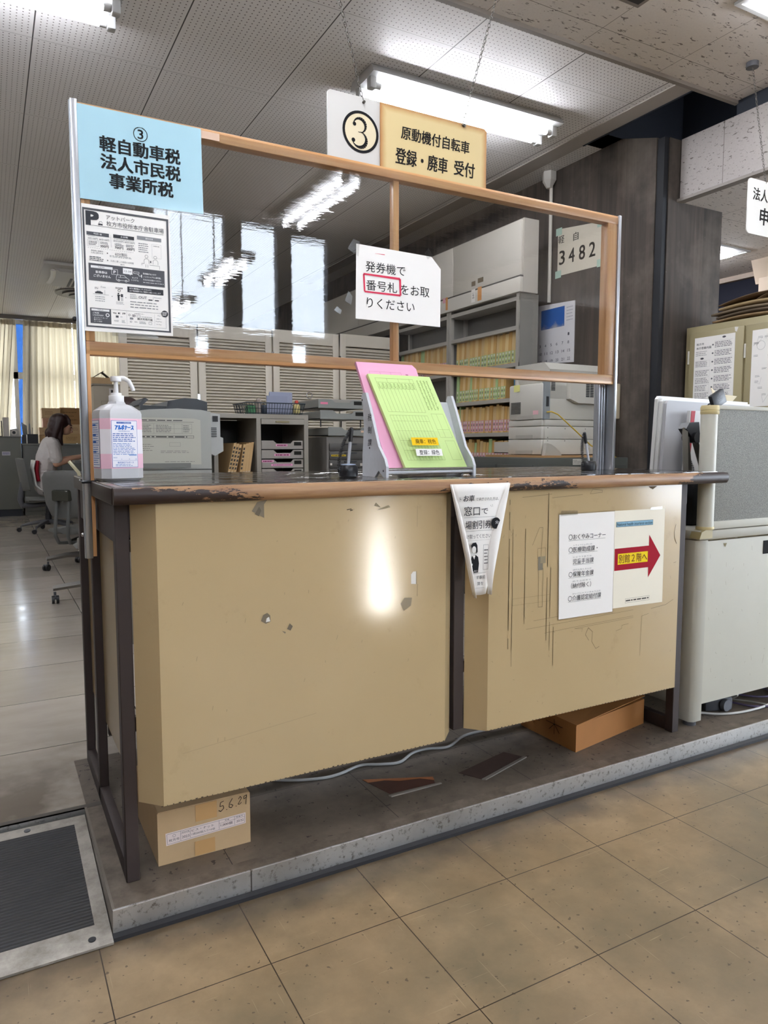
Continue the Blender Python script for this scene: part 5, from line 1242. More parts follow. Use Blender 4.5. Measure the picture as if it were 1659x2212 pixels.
def envelope_m(x, lean, h, label, marks):
    m = MB(); m.mats = [env]; z0 = .812; th = .0145
    m.prism([(x, z0), (x+th, z0), (x+th+lean, z0+h), (x+lean, z0+h)], 1, 2.27, 2.55)
    for i in range(3): m.prism([(x+.002+.004*i, z0+.001), (x+.004+.004*i, z0+.001), (x+.004+.004*i+lean*.4, z0+h*.4), (x+.002+.004*i+lean*.4, z0+h*.4)], 1, 2.2685, 2.2702, envp)
    if marks:
        for i in range(6):
            f0 = .45+.085*i; m.prism([(x+.003+lean*f0, z0+h*f0), (x+th-.003+lean*f0, z0+h*f0), (x+th-.003+lean*(f0+.05), z0+h*(f0+.05)), (x+.003+lean*(f0+.05), z0+h*(f0+.05))], 1, 2.2688, 2.2702, M('#3f3b36', .7))
    single('envelope_file', m, None, label, 'envelope', 'kraft envelopes in the bookcase', smooth=0)
for i in range(3): envelope_m(.902+.0155*i, .062, .262-.004*i, 'kraft envelope leaning in the left group inside the bookcase, black spine writing', True)
for i in range(4): envelope_m(.978+.0155*i, .040, .255+.004*i, 'kraft envelope leaning in the right group inside the bookcase', i == 0)

# wire basket on the bookcase
t = thing('wire_basket', 'dark green wire basket on the bookcase full of stationery', 'basket', (1.215, 2.38, 1.237))
wb = MB(); x0, x1, y0, y1, z0, z1 = 1.05, 1.375, 2.28, 2.50, 1.239, 1.300
o_ = .014
wb.tube([(x0-o_, y0-o_, z1), (x1+o_, y0-o_, z1), (x1+o_, y1+o_, z1), (x0-o_, y1+o_, z1)], .003, 6, closed=True)
for f in (.1, .5):
    e_ = o_*f; z = z0+(z1-z0)*f; wb.tube([(x0-e_, y0-e_, z), (x1+e_, y0-e_, z), (x1+e_, y1+e_, z), (x0-e_, y1+e_, z)], .0016, 4, closed=True)
for i in range(22):
    x = x0+(x1-x0)*i/21
    for ya, yb in ((y0, y0-o_), (y1, y1+o_)): wb.tube([(x, ya, z0), (x+(x-(x0+x1)/2)*.08, yb, z1)], .0014, 4)
for i in range(14):
    y = y0+(y1-y0)*i/13
    for xa, xb in ((x0, x0-o_), (x1, x1+o_)): wb.tube([(xa, y, z0), (xb, y, z1)], .0014, 4)
wb.box(x0, x1, y0, y1, 1.238, 1.240); obj('wire_frame', wb, M('#25323a', .4, .4), t)
single('booklet', MB().box(1.195, 1.335, 2.33, 2.335, 1.242, 1.368).box(1.20, 1.33, 2.336, 2.355, 1.242, 1.363), M('#8e93a8', .5), 'large blue grey booklet standing in the wire basket', 'booklet')
single('booklet', MB().box(1.175, 1.30, 2.318, 2.327, 1.242, 1.345), M('#878ca0', .5), 'smaller blue grey booklet in front inside the wire basket', 'booklet')
single('green_box', MB().box(1.06, 1.10, 2.30, 2.36, 1.242, 1.285), M('#3f7a4e', .5), 'small green box in the left end of the wire basket', 'box')
single('stamp_holder', MB().cyl((1.125, 2.33, 1.242), (1.125, 2.33, 1.31), .022).ball((1.13, 2.33, 1.318), .014), M('#8d8279', .5), 'grey stamp with rounded top in the wire basket', 'stamp')
single('scissors_case', MB().box(1.142, 1.172, 2.31, 2.34, 1.242, 1.292, bev=.005), M('#26303c', .4), 'dark blue pouch beside the booklets in the wire basket', 'pouch')
single('glue_bottle', MB().box(1.342, 1.372, 2.30, 2.34, 1.242, 1.30, M('#d3c483', .5), .006).box(1.348, 1.366, 2.31, 2.33, 1.30, 1.322, M('#c2412f', .5), .004), None, 'yellow bottle with red cap at the right end of the basket', 'bottle')

# letter trays and small drawer cabinet
t = thing('drawer_cabinet', 'dark grey small drawer cabinet right of the bookcase', 'cabinet', (1.65, 2.4, F))
dc = M('#68645e', .5, .15, .06)
obj('body', B(1.50, 1.805, 2.215, 2.56, F, 1.112, bev=.004), dc, t)
for i, z in enumerate((1.052, 1.000, .949, .90, .85, .80, .75)):
    d_ = obj('drawer', B(1.515, 1.79, 2.205, 2.216, z-.022, z+.022, bev=.003), M('#4c4a46', .5, .15, .05), t)
    obj('handle', B(1.61, 1.69, 2.2, 2.206, z+.012, z+.020), m_dark, d_)
s = SY(2.2045); s.rect(1.525, 1.62, .997, 1.007, '#d8ba35'); s.small(1.53, 1.615, .999, 1.005, 1, '#4a3d10', .8, l=1, rnd=0); s.rect(1.715, 1.757, .94, .955, '#d6d3cb'); s.rect(1.518, 1.53, .945, .957, '#d6d3cb'); s.rect(1.715, 1.757, .893, .908, '#d6d3cb'); s.small(1.72, 1.752, .943, .953, 2, '#66635d'); s.small(1.72, 1.752, .896, .906, 2, '#66635d'); s.emit('paper_tag', t)
gt = M('#80817c', .45, .2, .06, name='tray_steel')
letter_drawer(1.505, 1.80, 2.20, 1.118, 'grey letter tray directly on the dark drawer cabinet, orange tag', [(.72, .95, .5, '', '#d8b79d')], 'stacked grey letter trays', gt, .05, .34)
letter_drawer(1.455, 1.745, 2.20, 1.214, 'middle grey letter tray held up above the drawer cabinet', [], 'stacked grey letter trays', gt, .05, .34)
letter_drawer(1.445, 1.735, 2.20, 1.277, 'top grey letter tray with pink sticker, papers on it', [(.04, .2, .55, '', '#dc7f9a')], 'stacked grey letter trays', gt, .05, .34)
rods = MB()
for x, y in ((1.47, 2.23), (1.73, 2.23), (1.47, 2.5), (1.73, 2.5)): rods.cyl((x, y, 1.168), (x, y, 1.214), .004, n=8)
single('tray_posts', rods, m_dark, 'thin dark posts between the grey letter trays', 'posts')
single('paper_bundle', MB().box(1.45, 1.73, 2.22, 2.53, 1.282, 1.33, bev=.003), M('#8c8880', .7), 'bundle of grey papers lying in the top letter tray', 'papers')
rg = MB(); rg.tube([(1.43+.018*math.cos(a*PI/6), 2.30, 1.352+.018*math.sin(a*PI/6)) for a in range(12)], .0025, 6, closed=True); single('key_ring', rg, m_chrome, 'metal ring standing on the top letter tray', 'ring')

# dark monitor behind the left post, desk below it
t = thing('monitor', 'black monitor edge showing between screen post and sanitizer bottle', 'monitor', (.14, .87, .75))
m = MB(); m.prism([(.80, .80), (.82, .80), (.885, 1.075), (.865, 1.075)], 0, .030, .19); obj('screen', m, m_black, t)
obj('stand', MB().box(.12, .17, .855, .885, .755, .95).box(.08, .22, .80, .92, .75, .757), m_black, t)
t = thing('office_desk', 'narrow grey steel desk pushed against the back of the counter', 'desk', (.6, .86, F))
obj('desktop', B(.012, 1.75, .775, .945, .712, .75, bev=.004), M('#7d7a74', .5, .1, .05), t)
obj('apron', B(.03, .04, .79, .93, .60, .712), m_office, t)
for x, y in ((.035, .785), (.035, .90), (1.69, .785), (1.69, .90)): obj('leg', B(x, x+.03, y, y+.03, F, .712), m_office, t)
single('memo_paper', MB().prism([(.015, .80), (.09, .79), (.12, .90), (.02, .93)], 2, .7505, .752), m_paper, 'white paper on the desk corner left of the counter', 'paper', smooth=0)
single('cream_cable', MB().tube([(-.005, .92, 1.005), (.02, .90, .97), (.035, .86, .90), (.04, .84, .80), (.045, .83, .754)], .006, 6), M('#d8d2b0', .5), 'cream cable end curling up by the screen post', 'cable')

# ------------------------------------------------------------------ office chairs
def caster(t, x, y, r=.026):
    c = MB()
    for s_ in (-1, 1): c.cyl((x-.02, y+s_*.013-.008, r), (x-.02, y+s_*.013+.008, r), r, n=16)
    o = obj('caster', c, m_black, t, local=True)
    obj('caster_hood', MB().cyl((x, y, r), (x, y, r*2+.02), .008).box(x-.035, x+.01, y-.006, y+.006, r, r*2, bev=.004), m_dgrey, o, local=True)
def chair(name, label, loc, rz, style, seat_z=.42, rot=None, reach=.30):
    t = thing(name, label, 'chair', loc, rz)
    st = MB()
    def sec(x, hw, z, th): return [(x, hw*math.cos(a)*1.0, z+th*math.sin(a)*(1 if math.sin(a) > 0 else 1)) for a in [2*PI*k/14 for k in range(14)]]
    st.loft([sec(x, hw, seat_z+dz, .03) for x, hw, dz in ((-.24, .08, -.0), (-.22, .20, 0), (-.1, .235, -.005), (.1, .235, -.005), (.2, .21, -.012), (.235, .10, -.02))])
    obj('seat', st, m_chair, t, local=True)
    bk = MB()
    lo, hi = seat_z+.10, seat_z+.48
    def bs(z, hw, x, th): return [(x+th*math.sin(a)-.05*(1-abs(math.cos(a))), hw*math.copysign(abs(math.cos(a))**.6, math.cos(a)), z) for a in [2*PI*k/18 for k in range(18)]]
    bk.loft([bs(lo+(hi-lo)*f, hw, -.20-.06*f, .022) for f, hw in ((0, .12), (.05, .17), (.3, .205), (.6, .215), (.85, .21), (.96, .18), (1, .12))])
    obj('backrest', bk, m_chair, t, local=True)
    if style == 'loop':
        obj('back_bracket', B(-.33, -.25, -.075, .075, seat_z+.24, seat_z+.33, bev=.015), M('#3f4038', .2, 0, .05), t, local=True)
        for s_ in (-1, 1):
            obj('support_bar', MB().tube([(-.29, s_*.05, seat_z+.26), (-.32, s_*.055, seat_z+.05), (-.325, s_*.055, seat_z-.03), (-.29, s_*.05, seat_z-.09), (-.20, s_*.04, seat_z-.10), (0, s_*.03, seat_z-.07)], .014, 10), m_chairp, t, local=True)
    else:
        obj('support_bar', MB().tube([(-.255, 0, seat_z+.20), (-.29, 0, seat_z), (-.27, 0, seat_z-.07), (-.15, 0, seat_z-.075), (0, 0, seat_z-.06)], [.03, .034, .034, .03, .03], 10), m_dgrey, t, local=True)
    obj('column', MB().cyl((0, 0, .08), (0, 0, seat_z-.03), .026).cyl((0, 0, .10), (0, 0, seat_z*.55), .035), m_dark, t, local=True)
    nb = 4 if style == 'loop' else 5
    for k in range(nb):
        a = 2*PI*k/nb+(rot if rot is not None else PI/4 if nb == 4 else .35); c_, s_ = math.cos(a), math.sin(a)
        ar = MB()
        if nb == 4: ar.tube([(0, 0, .115), (c_*.16, s_*.16, .115), (c_*(reach+.01), s_*(reach+.01), .095)], [.024, .022, .018], 4)
        else: ar.tube([(0, 0, .12), (c_*.15, s_*.15, .105), (c_*.29, s_*.29, .075)], [.028, .022, .016], 8)
        obj('base_arm', ar, M('#8d8a85', .35, .5) if nb == 4 else m_dgrey, t, local=True)
        caster(t, c_*reach, s_*reach)
    return t
chair('office_chair', 'grey office chair with a loop bar back nearest the counter post', (.45, 4.72, F), math.radians(50), 'loop', .33)
chair('office_chair', 'grey office chair mostly hidden behind the counter, one caster showing', (.46, 3.34, F), math.radians(90), 'loop', .36, 0, .36)
chair('office_chair', 'grey swivel chair the woman in the white blouse sits on', (.36, 7.7, F), math.radians(4), 'swivel', .385)
t = thing('posture_seat', 'white posture seat with red cushion on the woman\'s chair', 'cushion', (.26, 7.7, .53))
pts = [(.20, .90), (.185, .80), (.20, .70), (.215, .60), (.27, .545), (.38, .525), (.50, .52)]
def rib(off): return [(x+off, 0, z) for x, z in pts]
m = MB(); m.grid(lambda u, v: (pts[min(6, int(u*6))][0]+(pts[min(6, int(u*6)+1)][0]-pts[min(6, int(u*6))][0])*(u*6-int(u*6))+.03*(2*v-1)**2*(1-u), 7.7+(v-.5)*.40, pts[min(6, int(u*6))][1]+(pts[min(6, int(u*6)+1)][1]-pts[min(6, int(u*6))][1])*(u*6-int(u*6))+.02*(2*v-1)**2*u), 12, 10)
obj('shell', m, m_white, t, solid=.012)
m = MB(); m.grid(lambda u, v: (.222-.012*math.sin(u*PI)+.035*(2*v-1)**2, 7.7+(v-.5)*.36, .895-.24*u), 6, 8); obj('red_cushion', m, M('#a3142a', .7), t, solid=.025)

# ------------------------------------------------------------------ people
def blob(shapes, voxel, smooth_it, name, mat, parent):
    """one continuous skin grown round tapered limbs"""
    V, Fc = [], []
    def ball(c, r, u=12, v=8):
        o = len(V); c = tuple(c)
        V.append((c[0], c[1], c[2]+r[2])); V.append((c[0], c[1], c[2]-r[2]))
        for j in range(1, v):
            th = PI*j/v
            for i in range(u): V.append((c[0]+r[0]*math.sin(th)*math.cos(2*PI*i/u), c[1]+r[1]*math.sin(th)*math.sin(2*PI*i/u), c[2]+r[2]*math.cos(th)))
        q = lambda j, i: o+2+(j-1)*u+i % u
        for i in range(u):
            Fc.append((o, q(1, i), q(1, i+1))); Fc.append((o+1, q(v-1, i+1), q(v-1, i)))
            for j in range(1, v-1): Fc.append((q(j, i), q(j+1, i), q(j+1, i+1), q(j, i+1)))
    for s_ in shapes:
        if s_[0] == 'b': ball(s_[1], s_[2], 20, 14)
        else:
            _, pts_, rs, *sq = s_; sy = sq[0] if sq else 1.0
            for (a, ra), (b, rb_) in zip(zip(pts_, rs), zip(pts_[1:], rs[1:])):
                a, b = Vector(a), Vector(b); n_ = max(2, int((b-a).length/(min(ra, rb_)*.30)))
                for i in range(n_+1):
                    f = i/n_; r = ra+(rb_-ra)*f; ball(a.lerp(b, f), (r, r*sy, r))
    off = rootloc(parent); me0 = bpy.data.meshes.new(name); me0.from_pydata([(x-off.x, y-off.y, z-off.z) for x, y, z in V], [], Fc); me0.materials.append(mat)
    o = bpy.data.objects.new(name, me0); link(o); o.parent = parent
    r = o.modifiers.new('skin', 'REMESH'); r.mode = 'VOXEL'; r.voxel_size = voxel
    s2 = o.modifiers.new('soft', 'SMOOTH'); s2.iterations = smooth_it; s2.factor = .5
    dg = bpy.context.evaluated_depsgraph_get(); me = bpy.data.meshes.new_from_object(o.evaluated_get(dg))
    o.modifiers.clear(); old = o.data; o.data = me; bpy.data.meshes.remove(old)
    me.polygons.foreach_set('use_smooth', [True]*len(me.polygons))
    if not me.materials: me.materials.append(mat)
    return o
skin = N('skin'); skin.set(Base_Color='#d8aa90', Roughness=.55, Subsurface_Weight=.15); m_skin = skin.m
m_hair = M('#35201e', .45, 0, .25, 60, name='hair')
Yw = 7.7
t = thing('person', 'woman in white short sleeved blouse, dark bob, seated writing at desk', 'person', (.38, Yw, F))
body = [('c', [(.37, Yw, .58), (.35, Yw, .72), (.375, Yw, .92), (.42, Yw, 1.06), (.435, Yw, 1.13)], [.125, .105, .112, .105, .07], 1.35),
        ('c', [(.445, Yw, 1.12), (.475, Yw, 1.20), (.50, Yw, 1.24)], [.052, .047, .05]),
        ('b', (.535, Yw, 1.315), (.098, .078, .108)), ('b', (.580, Yw, 1.262), (.062, .060, .070)), ('b', (.600, Yw, 1.225), (.036, .036, .030)), ('b', (.608, Yw, 1.30), (.047, .055, .055)),
        ('c', [(.648, Yw, 1.288), (.662, Yw, 1.262), (.655, Yw, 1.256)], [.0075, .0100, .009]),
        ('b', (.650, Yw, 1.236), (.011, .018, .008)), ('b', (.646, Yw, 1.222), (.011, .017, .008)), ('b', (.53, Yw-.078, 1.29), (.016, .008, .026)), ('b', (.53, Yw+.078, 1.29), (.016, .008, .026))]
for s_ in (-1, 1):
    hy = Yw+s_*.05
    body += [('c', [(.425, Yw+s_*.09, 1.10), (.43, Yw+s_*.185, 1.075), (.455, Yw+s_*.215, .86)], [.06, .052, .042]),
             ('c', [(.455, Yw+s_*.215, .86), (.60, Yw+s_*.17, .905), (.735, Yw+s_*.11, .935)], [.042, .036, .026]),
             ('c', [(.735, Yw+s_*.11, .935), (.775, Yw+s_*.095, .935), (.80, Yw+s_*.09, .93)], [.026, .030, .028]),
             ('c', [(.38, Yw+s_*.095, .56), (.62, Yw+s_*.11, .56), (.83, Yw+s_*.11, .545)], [.095, .08, .058]),
             ('c', [(.83, Yw+s_*.11, .545), (.86, Yw+s_*.11, .34), (.86, Yw+s_*.11, .13)], [.058, .052, .036]),
             ('c', [(.85, Yw+s_*.11, .095), (.99, Yw+s_*.115, .082)], [.036, .026])]
    for k in range(4):
        yy = Yw+s_*.09+(k-1.5)*.0165; L_ = (.062, .072, .068, .052)[k]
        body.append(('c', [(.805, yy, .935), (.805+L_*.55, yy, .937), (.805+L_, yy, .917)], [.0095, .009, .0075]))
    body.append(('c', [(.775, Yw+s_*.06, .93), (.805, Yw+s_*.045, .925), (.83, Yw+s_*.048, .915)], [.011, .010, .008]))
blob(body, .0065, 3, 'body', m_skin, t)
shirt = [('c', [(.36, Yw, .60), (.345, Yw, .72), (.372, Yw, .92), (.418, Yw, 1.06), (.445, Yw, 1.135)], [.142, .122, .126, .118, .075], 1.36)]
for s_ in (-1, 1): shirt.append(('c', [(.425, Yw+s_*.09, 1.10), (.432, Yw+s_*.19, 1.072), (.455, Yw+s_*.215, .92)], [.068, .068, .070]))
n = N('white_blouse'); n.set(Base_Color=n.mix(n.noise(6, 3), '#d0cac6', '#dfdbd8'), Roughness=.8); n.bump(n.noise(14, 4, dist=1.0), .6, .02)
blob(shirt, .008, 3, 'blouse', n.m, t)
tr_ = [('b', (.38, Yw, .57), (.15, .185, .10))]
for s_ in (-1, 1): tr_ += [('c', [(.39, Yw+s_*.095, .56), (.62, Yw+s_*.11, .56), (.83, Yw+s_*.11, .545)], [.105, .09, .067]), ('c', [(.83, Yw+s_*.11, .545), (.865, Yw+s_*.11, .34), (.865, Yw+s_*.11, .15)], [.067, .064, .055])]
blob(tr_, .01, 3, 'trousers', M('#1c1d24', .8), t)
hair = [('b', (.518, Yw, 1.34), (.118, .098, .108)), ('b', (.485, Yw, 1.28), (.10, .095, .12))]
for s_ in (-1, 1):
    hair += [('c', [(.53, Yw+s_*.06, 1.38), (.49, Yw+s_*.085, 1.27), (.45, Yw+s_*.085, 1.16)], [.055, .045, .035]), ('c', [(.545, Yw+s_*.055, 1.375), (.525, Yw+s_*.082, 1.27), (.515, Yw+s_*.085, 1.15), (.535, Yw+s_*.085, 1.075)], [.05, .034, .028, .012]), ('c', [(.585, Yw+s_*.030, 1.405), (.625, Yw+s_*.050, 1.365), (.632, Yw+s_*.066, 1.30)], [.030, .016, .007])]
hair += [('c', [(.42, Yw-.06, 1.22), (.415, Yw-.05, 1.12)], [.05, .022]), ('c', [(.42, Yw+.06, 1.22), (.415, Yw+.05, 1.12)], [.05, .022]), ('c', [(.41, Yw, 1.22), (.39, Yw, 1.12)], [.055, .022])]
blob(hair, .008, 2, 'hair', m_hair, t)
fc = MB()
for s_ in (-1, 1): fc.tube([(.640, Yw+s_*.045, 1.300), (.652, Yw+s_*.034, 1.304), (.655, Yw+s_*.022, 1.300)], .0035, 6)
obj('eyebrows', fc, m_hair, t)
fc = MB()
for s_ in (-1, 1): fc.ball((.643, Yw+s_*.033, 1.281), (.008, .013, .0045))
obj('eyes', fc, M('#2a1c1a', .3), t)
obj('lips', MB().ball((.657, Yw, 1.232), (.006, .017, .004)).ball((.654, Yw, 1.224), (.006, .015, .004)), M('#a8605c', .4), t)

Yp = 3.32; Xp = .57
t = thing('person', 'person seated behind the laser printer, only dark hair showing', 'person', (Xp, Yp, F))
pb = [('c', [(Xp, Yp, .58), (Xp, Yp, .80), (Xp, Yp, 1.02), (Xp, Yp, 1.08)], [.13, .12, .115, .07], 1.0), ('c', [(Xp, Yp, 1.05), (Xp, Yp, 1.17)], [.05, .048]), ('b', (Xp, Yp, 1.255), (.078, .09, .105)), ('b', (Xp, Yp+.075, 1.215), (.045, .04, .05)), ('c', [(Xp, Yp+.09, 1.25), (Xp, Yp+.11, 1.232)], [.009, .013])]
for s_ in (-1, 1):
    pb += [('c', [(Xp+s_*.08, Yp, 1.04), (Xp+s_*.19, Yp, 1.02), (Xp+s_*.22, Yp+.04, .80), (Xp+s_*.14, Yp+.26, .80)], [.06, .055, .042, .03]), ('c', [(Xp+s_*.09, Yp, .54), (Xp+s_*.11, Yp+.40, .53), (Xp+s_*.11, Yp+.42, .12), (Xp+s_*.11, Yp+.52, .085)], [.09, .06, .038, .03])]
    for k in range(4): pb.append(('c', [(Xp+s_*.14+(k-1.5)*.016, Yp+.27, .80), (Xp+s_*.14+(k-1.5)*.016, Yp+.34, .79)], [.01, .008]))
    pb.append(('c', [(Xp+s_*.10, Yp+.25, .80), (Xp+s_*.085, Yp+.30, .79)], [.011, .009]))
blob(pb, .009, 3, 'body', m_skin, t)
blob([('c', [(Xp, Yp, .58), (Xp, Yp, .80), (Xp, Yp, 1.02), (Xp, Yp, 1.08)], [.145, .132, .125, .075], 1.0)]+[('c', [(Xp+s_*.08, Yp, 1.04), (Xp+s_*.195, Yp, 1.015), (Xp+s_*.22, Yp+.03, .86)], [.068, .066, .066]) for s_ in (-1, 1)], .01, 3, 'shirt', M('#5c6068', .8), t)
blob([('b', (Xp, Yp-.012, 1.275), (.095, .105, .105)), ('b', (Xp, Yp-.06, 1.20), (.085, .055, .10))], .009, 2, 'hair', M('#3a2a26', .5, 0, .2, 60), t)

# ------------------------------------------------------------------ far left of the office
t = thing('office_desk', 'grey desk the woman in white is writing at', 'desk', (1.1, 7.7, F))
obj('desktop', B(.62, 1.9, 7.15, 8.25, .868, .898, bev=.004), M('#6d6e6b', .5), t)
for x, y in ((.95, 7.2), (1.83, 7.2), (.95, 8.16), (1.83, 8.16)): obj('leg', B(x, x+.04, y, y+.04, F, .868), m_office, t)
single('open_book', MB().prism([(.60, 7.95), (.86, 7.95), (.86, 8.2), (.60, 8.2)], 2, .899, .915), M('#8fa09a', .5), 'open papers on the desk beyond the writing woman', 'papers', smooth=0)
single('paper_sheet', MB().box(.70, .92, 7.52, 7.82, .8985, .900), m_paper, 'white sheet on the desk under the woman\'s hands', 'paper', smooth=0)
gc = M('#76776f', .5, .1, .05, 4, name='old_grey_steel')
t = thing('steel_cabinet', 'tall grey steel cabinet with paper sticker at the far left edge', 'cabinet', (-.35, 10.2, F))
obj('body', B(-.95, .185, 9.95, 10.45, F+.10, 1.185, bev=.005), gc, t); obj('plinth', B(-.94, .175, 9.97, 10.44, F, F+.10), M('#14171f', .5), t)
obj('top', B(-.96, .195, 9.94, 10.46, 1.185, 1.20), M('#5f605a', .5), t); s = SY(9.949); s.rect(-.06, .045, .93, .985, '#c9c8ce'); s.small(-.05, .035, .942, .972, 2, '#5a5a96', .5, l=1); s.emit('sticker', t)
t = thing('steel_cabinet', 'long low grey cabinet under the cardboard boxes by the curtains', 'cabinet', (.9, 10.2, F))
obj('body', B(.205, 1.75, 10.0, 10.48, F, 1.075, bev=.005), M('#65665f', .5, .1, .05, 4), t); obj('top', B(.20, 1.76, 9.985, 10.5, 1.075, 1.10), gc, t)
for x in (.22, .73, 1.24): obj('door', B(x, x+.49, 9.988, 10.0, F+.06, 1.04, bev=.003), M('#60615b', .5, .1, .05, 4), t)
for nm, lab, x0, x1, z0, z1, mt, y0 in (
    ('cardboard_box', 'manila box on top left of the box stack by curtains', .478, .725, 1.475, 1.615, m_board, 10.02),
    ('cardboard_box', 'box with pink panel below the top left manila box', .49, .72, 1.335, 1.473, M('#bb8f74', .8), 10.03),
    ('cardboard_box', 'flat manila box low at left of the box stack', .437, .70, 1.225, 1.333, m_board, 10.02),
    ('cardboard_box', 'large brown box at the top right of the box stack', .730, 1.06, 1.385, 1.63, M('#9a7448', .8), 10.10),
    ('cardboard_box', 'manila box right under the large brown box', .76, 1.06, 1.245, 1.383, m_board, 10.03),
    ('cardboard_box', 'lowest manila box by the woman\'s face', .745, 1.06, 1.102, 1.243, M('#b99a6a', .8), 10.0),
    ('cardboard_box', 'bottom box of the left pile, hidden behind the woman', .44, .70, 1.102, 1.223, M('#b18f62', .8), 10.04)):
    q_ = thing(nm, lab, 'box', ((x0+x1)/2, y0+.12, z0), 0, 'boxes stacked by the curtains'); obj('carton', B(x0, x1, y0, y0+.26, z0, z1), mt, q_, smooth=0)
    s = SY(y0-.0005); s.small(x0+.04, x0+(x1-x0)*.7, z0+.04, z1-.04, 3, '#7a5f3f', .25); obj('lid', B(x0-.002, x1+.002, y0-.002, y0+.262, z1-.03, z1-.0005), mt, q_, smooth=0); s.emit('printing', q_)
t = thing('tape_dispenser', 'grey tape dispenser on the cabinet at far left', 'tape dispenser', (.11, 10.05, 1.2))
m = MB(); m.prism([(.05, 1.20), (.17, 1.20), (.175, 1.25), (.165, 1.37), (.15, 1.30), (.13, 1.315), (.06, 1.30)], 1, 10.02, 10.10); obj('body', m, M('#a9a6a0', .5), t, smooth=0); obj('tape_roll', MB().cyl((.105, 10.012, 1.255), (.105, 10.018, 1.255), .042), M('#c9c4ba', .4), t); obj('roll_core', MB().cyl((.105, 10.008, 1.255), (.105, 10.0121, 1.255), .022), m_dark, t)
single('file_box', MB().box(-.03, .045, 10.02, 10.3, 1.2, 1.47), M('#c4beb5', .6), 'white file box standing on the far left cabinet', 'box', smooth=0)
single('wire_rack', MB().tube([(-.10, 10.05, 1.2), (-.10, 10.05, 1.42), (-.045, 10.05, 1.42), (-.045, 10.05, 1.2)], .006, 6).tube([(-.10, 10.2, 1.2), (-.10, 10.2, 1.42), (-.045, 10.2, 1.42), (-.045, 10.2, 1.2)], .006, 6).box(-.10, -.045, 10.05, 10.2, 1.2, 1.205), m_dark, 'dark wire rack at the left edge of the far cabinet', 'rack')
single('pen_box', MB().box(.205, .262, 10.02, 10.1, 1.10, 1.225), m_black, 'black box left of the mesh tray on the low cabinet', 'box', smooth=0)
for i in range(5): single('black_folder', MB().prism([(.222+.012*i, 1.226), (.231+.012*i, 1.226), (.237+.014*i-.02, 1.40-.01*i), (.228+.014*i-.02, 1.40-.01*i)], 1, 10.03, 10.09), m_dark, 'thin black folder standing upright in the black box by the tape dispenser', 'folder', 'black folders in the box', smooth=0)
t = thing('mesh_tray', 'black mesh tray on the low cabinet beside the boxes', 'tray', (.345, 10.06, 1.1)); obj('tray_body', MB().box(.275, .415, 10.0, 10.01, 1.10, 1.235).box(.275, .415, 10.12, 10.13, 1.10, 1.235).box(.275, .283, 10.01, 10.12, 1.10, 1.235).box(.407, .415, 10.01, 10.12, 1.10, 1.235).box(.275, .415, 10.0, 10.13, 1.10, 1.105), M('#1f2125', .5), t, smooth=0); obj('divider', B(.343, .35, 10.01, 10.02, 1.105, 1.33), m_dark, t)
single('letter_sheet', MB().prism([(.29, 1.11), (.335, 1.11), (.32, 1.39), (.30, 1.385)], 1, 10.05, 10.06), M('#9a9a98', .6), 'grey papers standing in the black mesh tray', 'papers', smooth=0)
# mid cabinet behind the bottle
t = thing('steel_cabinet', 'beige tall cabinet behind the pump of the sanitizer bottle', 'cabinet', (.95, 6.2, F)); bg_ = M('#a79d8a', .5, 0, .04, 4)
obj('body', B(.70, 1.25, 6.0, 6.45, F, 1.655, bev=.004), bg_, t); obj('top', B(.69, 1.26, 5.99, 6.46, 1.655, 1.672), M('#8f8878', .5), t)
s = SY(5.9995); s.rect(.845, .90, 1.555, 1.63, '#d9d6cf'); s.rect(.862, .882, 1.57, 1.615, '#4c4a47', 1); s.frame(.77, .845, 1.465, 1.505, .003, '#8f8878'); s.emit('stickers', t)
t = thing('cardboard_box', 'open cardboard box on the beige tall cabinet', 'box', (.79, 6.1, 1.672))
obj('carton', B(.69, .88, 6.02, 6.25, 1.672, 1.735), m_board, t, smooth=0); m = MB(); m.prism([(.70, 1.735), (.80, 1.80), (.805, 1.795), (.71, 1.733)], 1, 6.02, 6.2); m.prism([(.80, 1.80), (.88, 1.735), (.875, 1.732), (.795, 1.795)], 1, 6.1, 6.2, M('#3a2f26', .8)); obj('flap', m, m_board, t, smooth=0)
# curtains
def curtain(x0t, x1t, x0b, x1b, label, y=10.60):
    zt, zb = 2.93, 1.085
    folds = max(3, round((x1t-x0t)/.085)); ph = random.random()*6
    def fn(u, v):
        a = u*folds*2*PI+ph; amp = .016+.02*v
        xa, xb = x0t+(x0b-x0t)*v, x1t+(x1b-x1t)*v
        return (xa+(xb-xa)*(u+.006*math.sin(a*1.7+v*3)), y+amp*math.sin(a)+.012*math.sin(a*.37+v*2), zt+(zb-zt)*v)
    t = thing('curtain', label, 'curtain', ((x0t+x1t)/2, y, zb))
    m = MB(); m.grid(fn, folds*12, 14); obj('cloth', m, m_curtain, t, smooth=180)
    obj('heading', MB().grid(lambda u, v: (x0t+(x1t-x0t)*u, y-.004+.012*math.sin(u*folds*2*PI+ph), 2.945-.085*v), folds*10, 1), m_curtain, t, smooth=180)
curtain(-2.4, .205, -2.4, .055, 'cream curtain left of the blue window gap')
curtain(.31, .98, .24, .99, 'cream curtain right of the blue window gap')
curtain(.99, 1.82, 1.0, 1.82, 'cream curtain behind the screen post')
curtain(-3.7, -2.42, -3.7, -2.42, 'cream curtain out of the picture on the left')
struct('trim_5', MB().box(-3.8, 1.9, 10.54, 10.66, 2.945, 2.998), M('#77706a', .5))

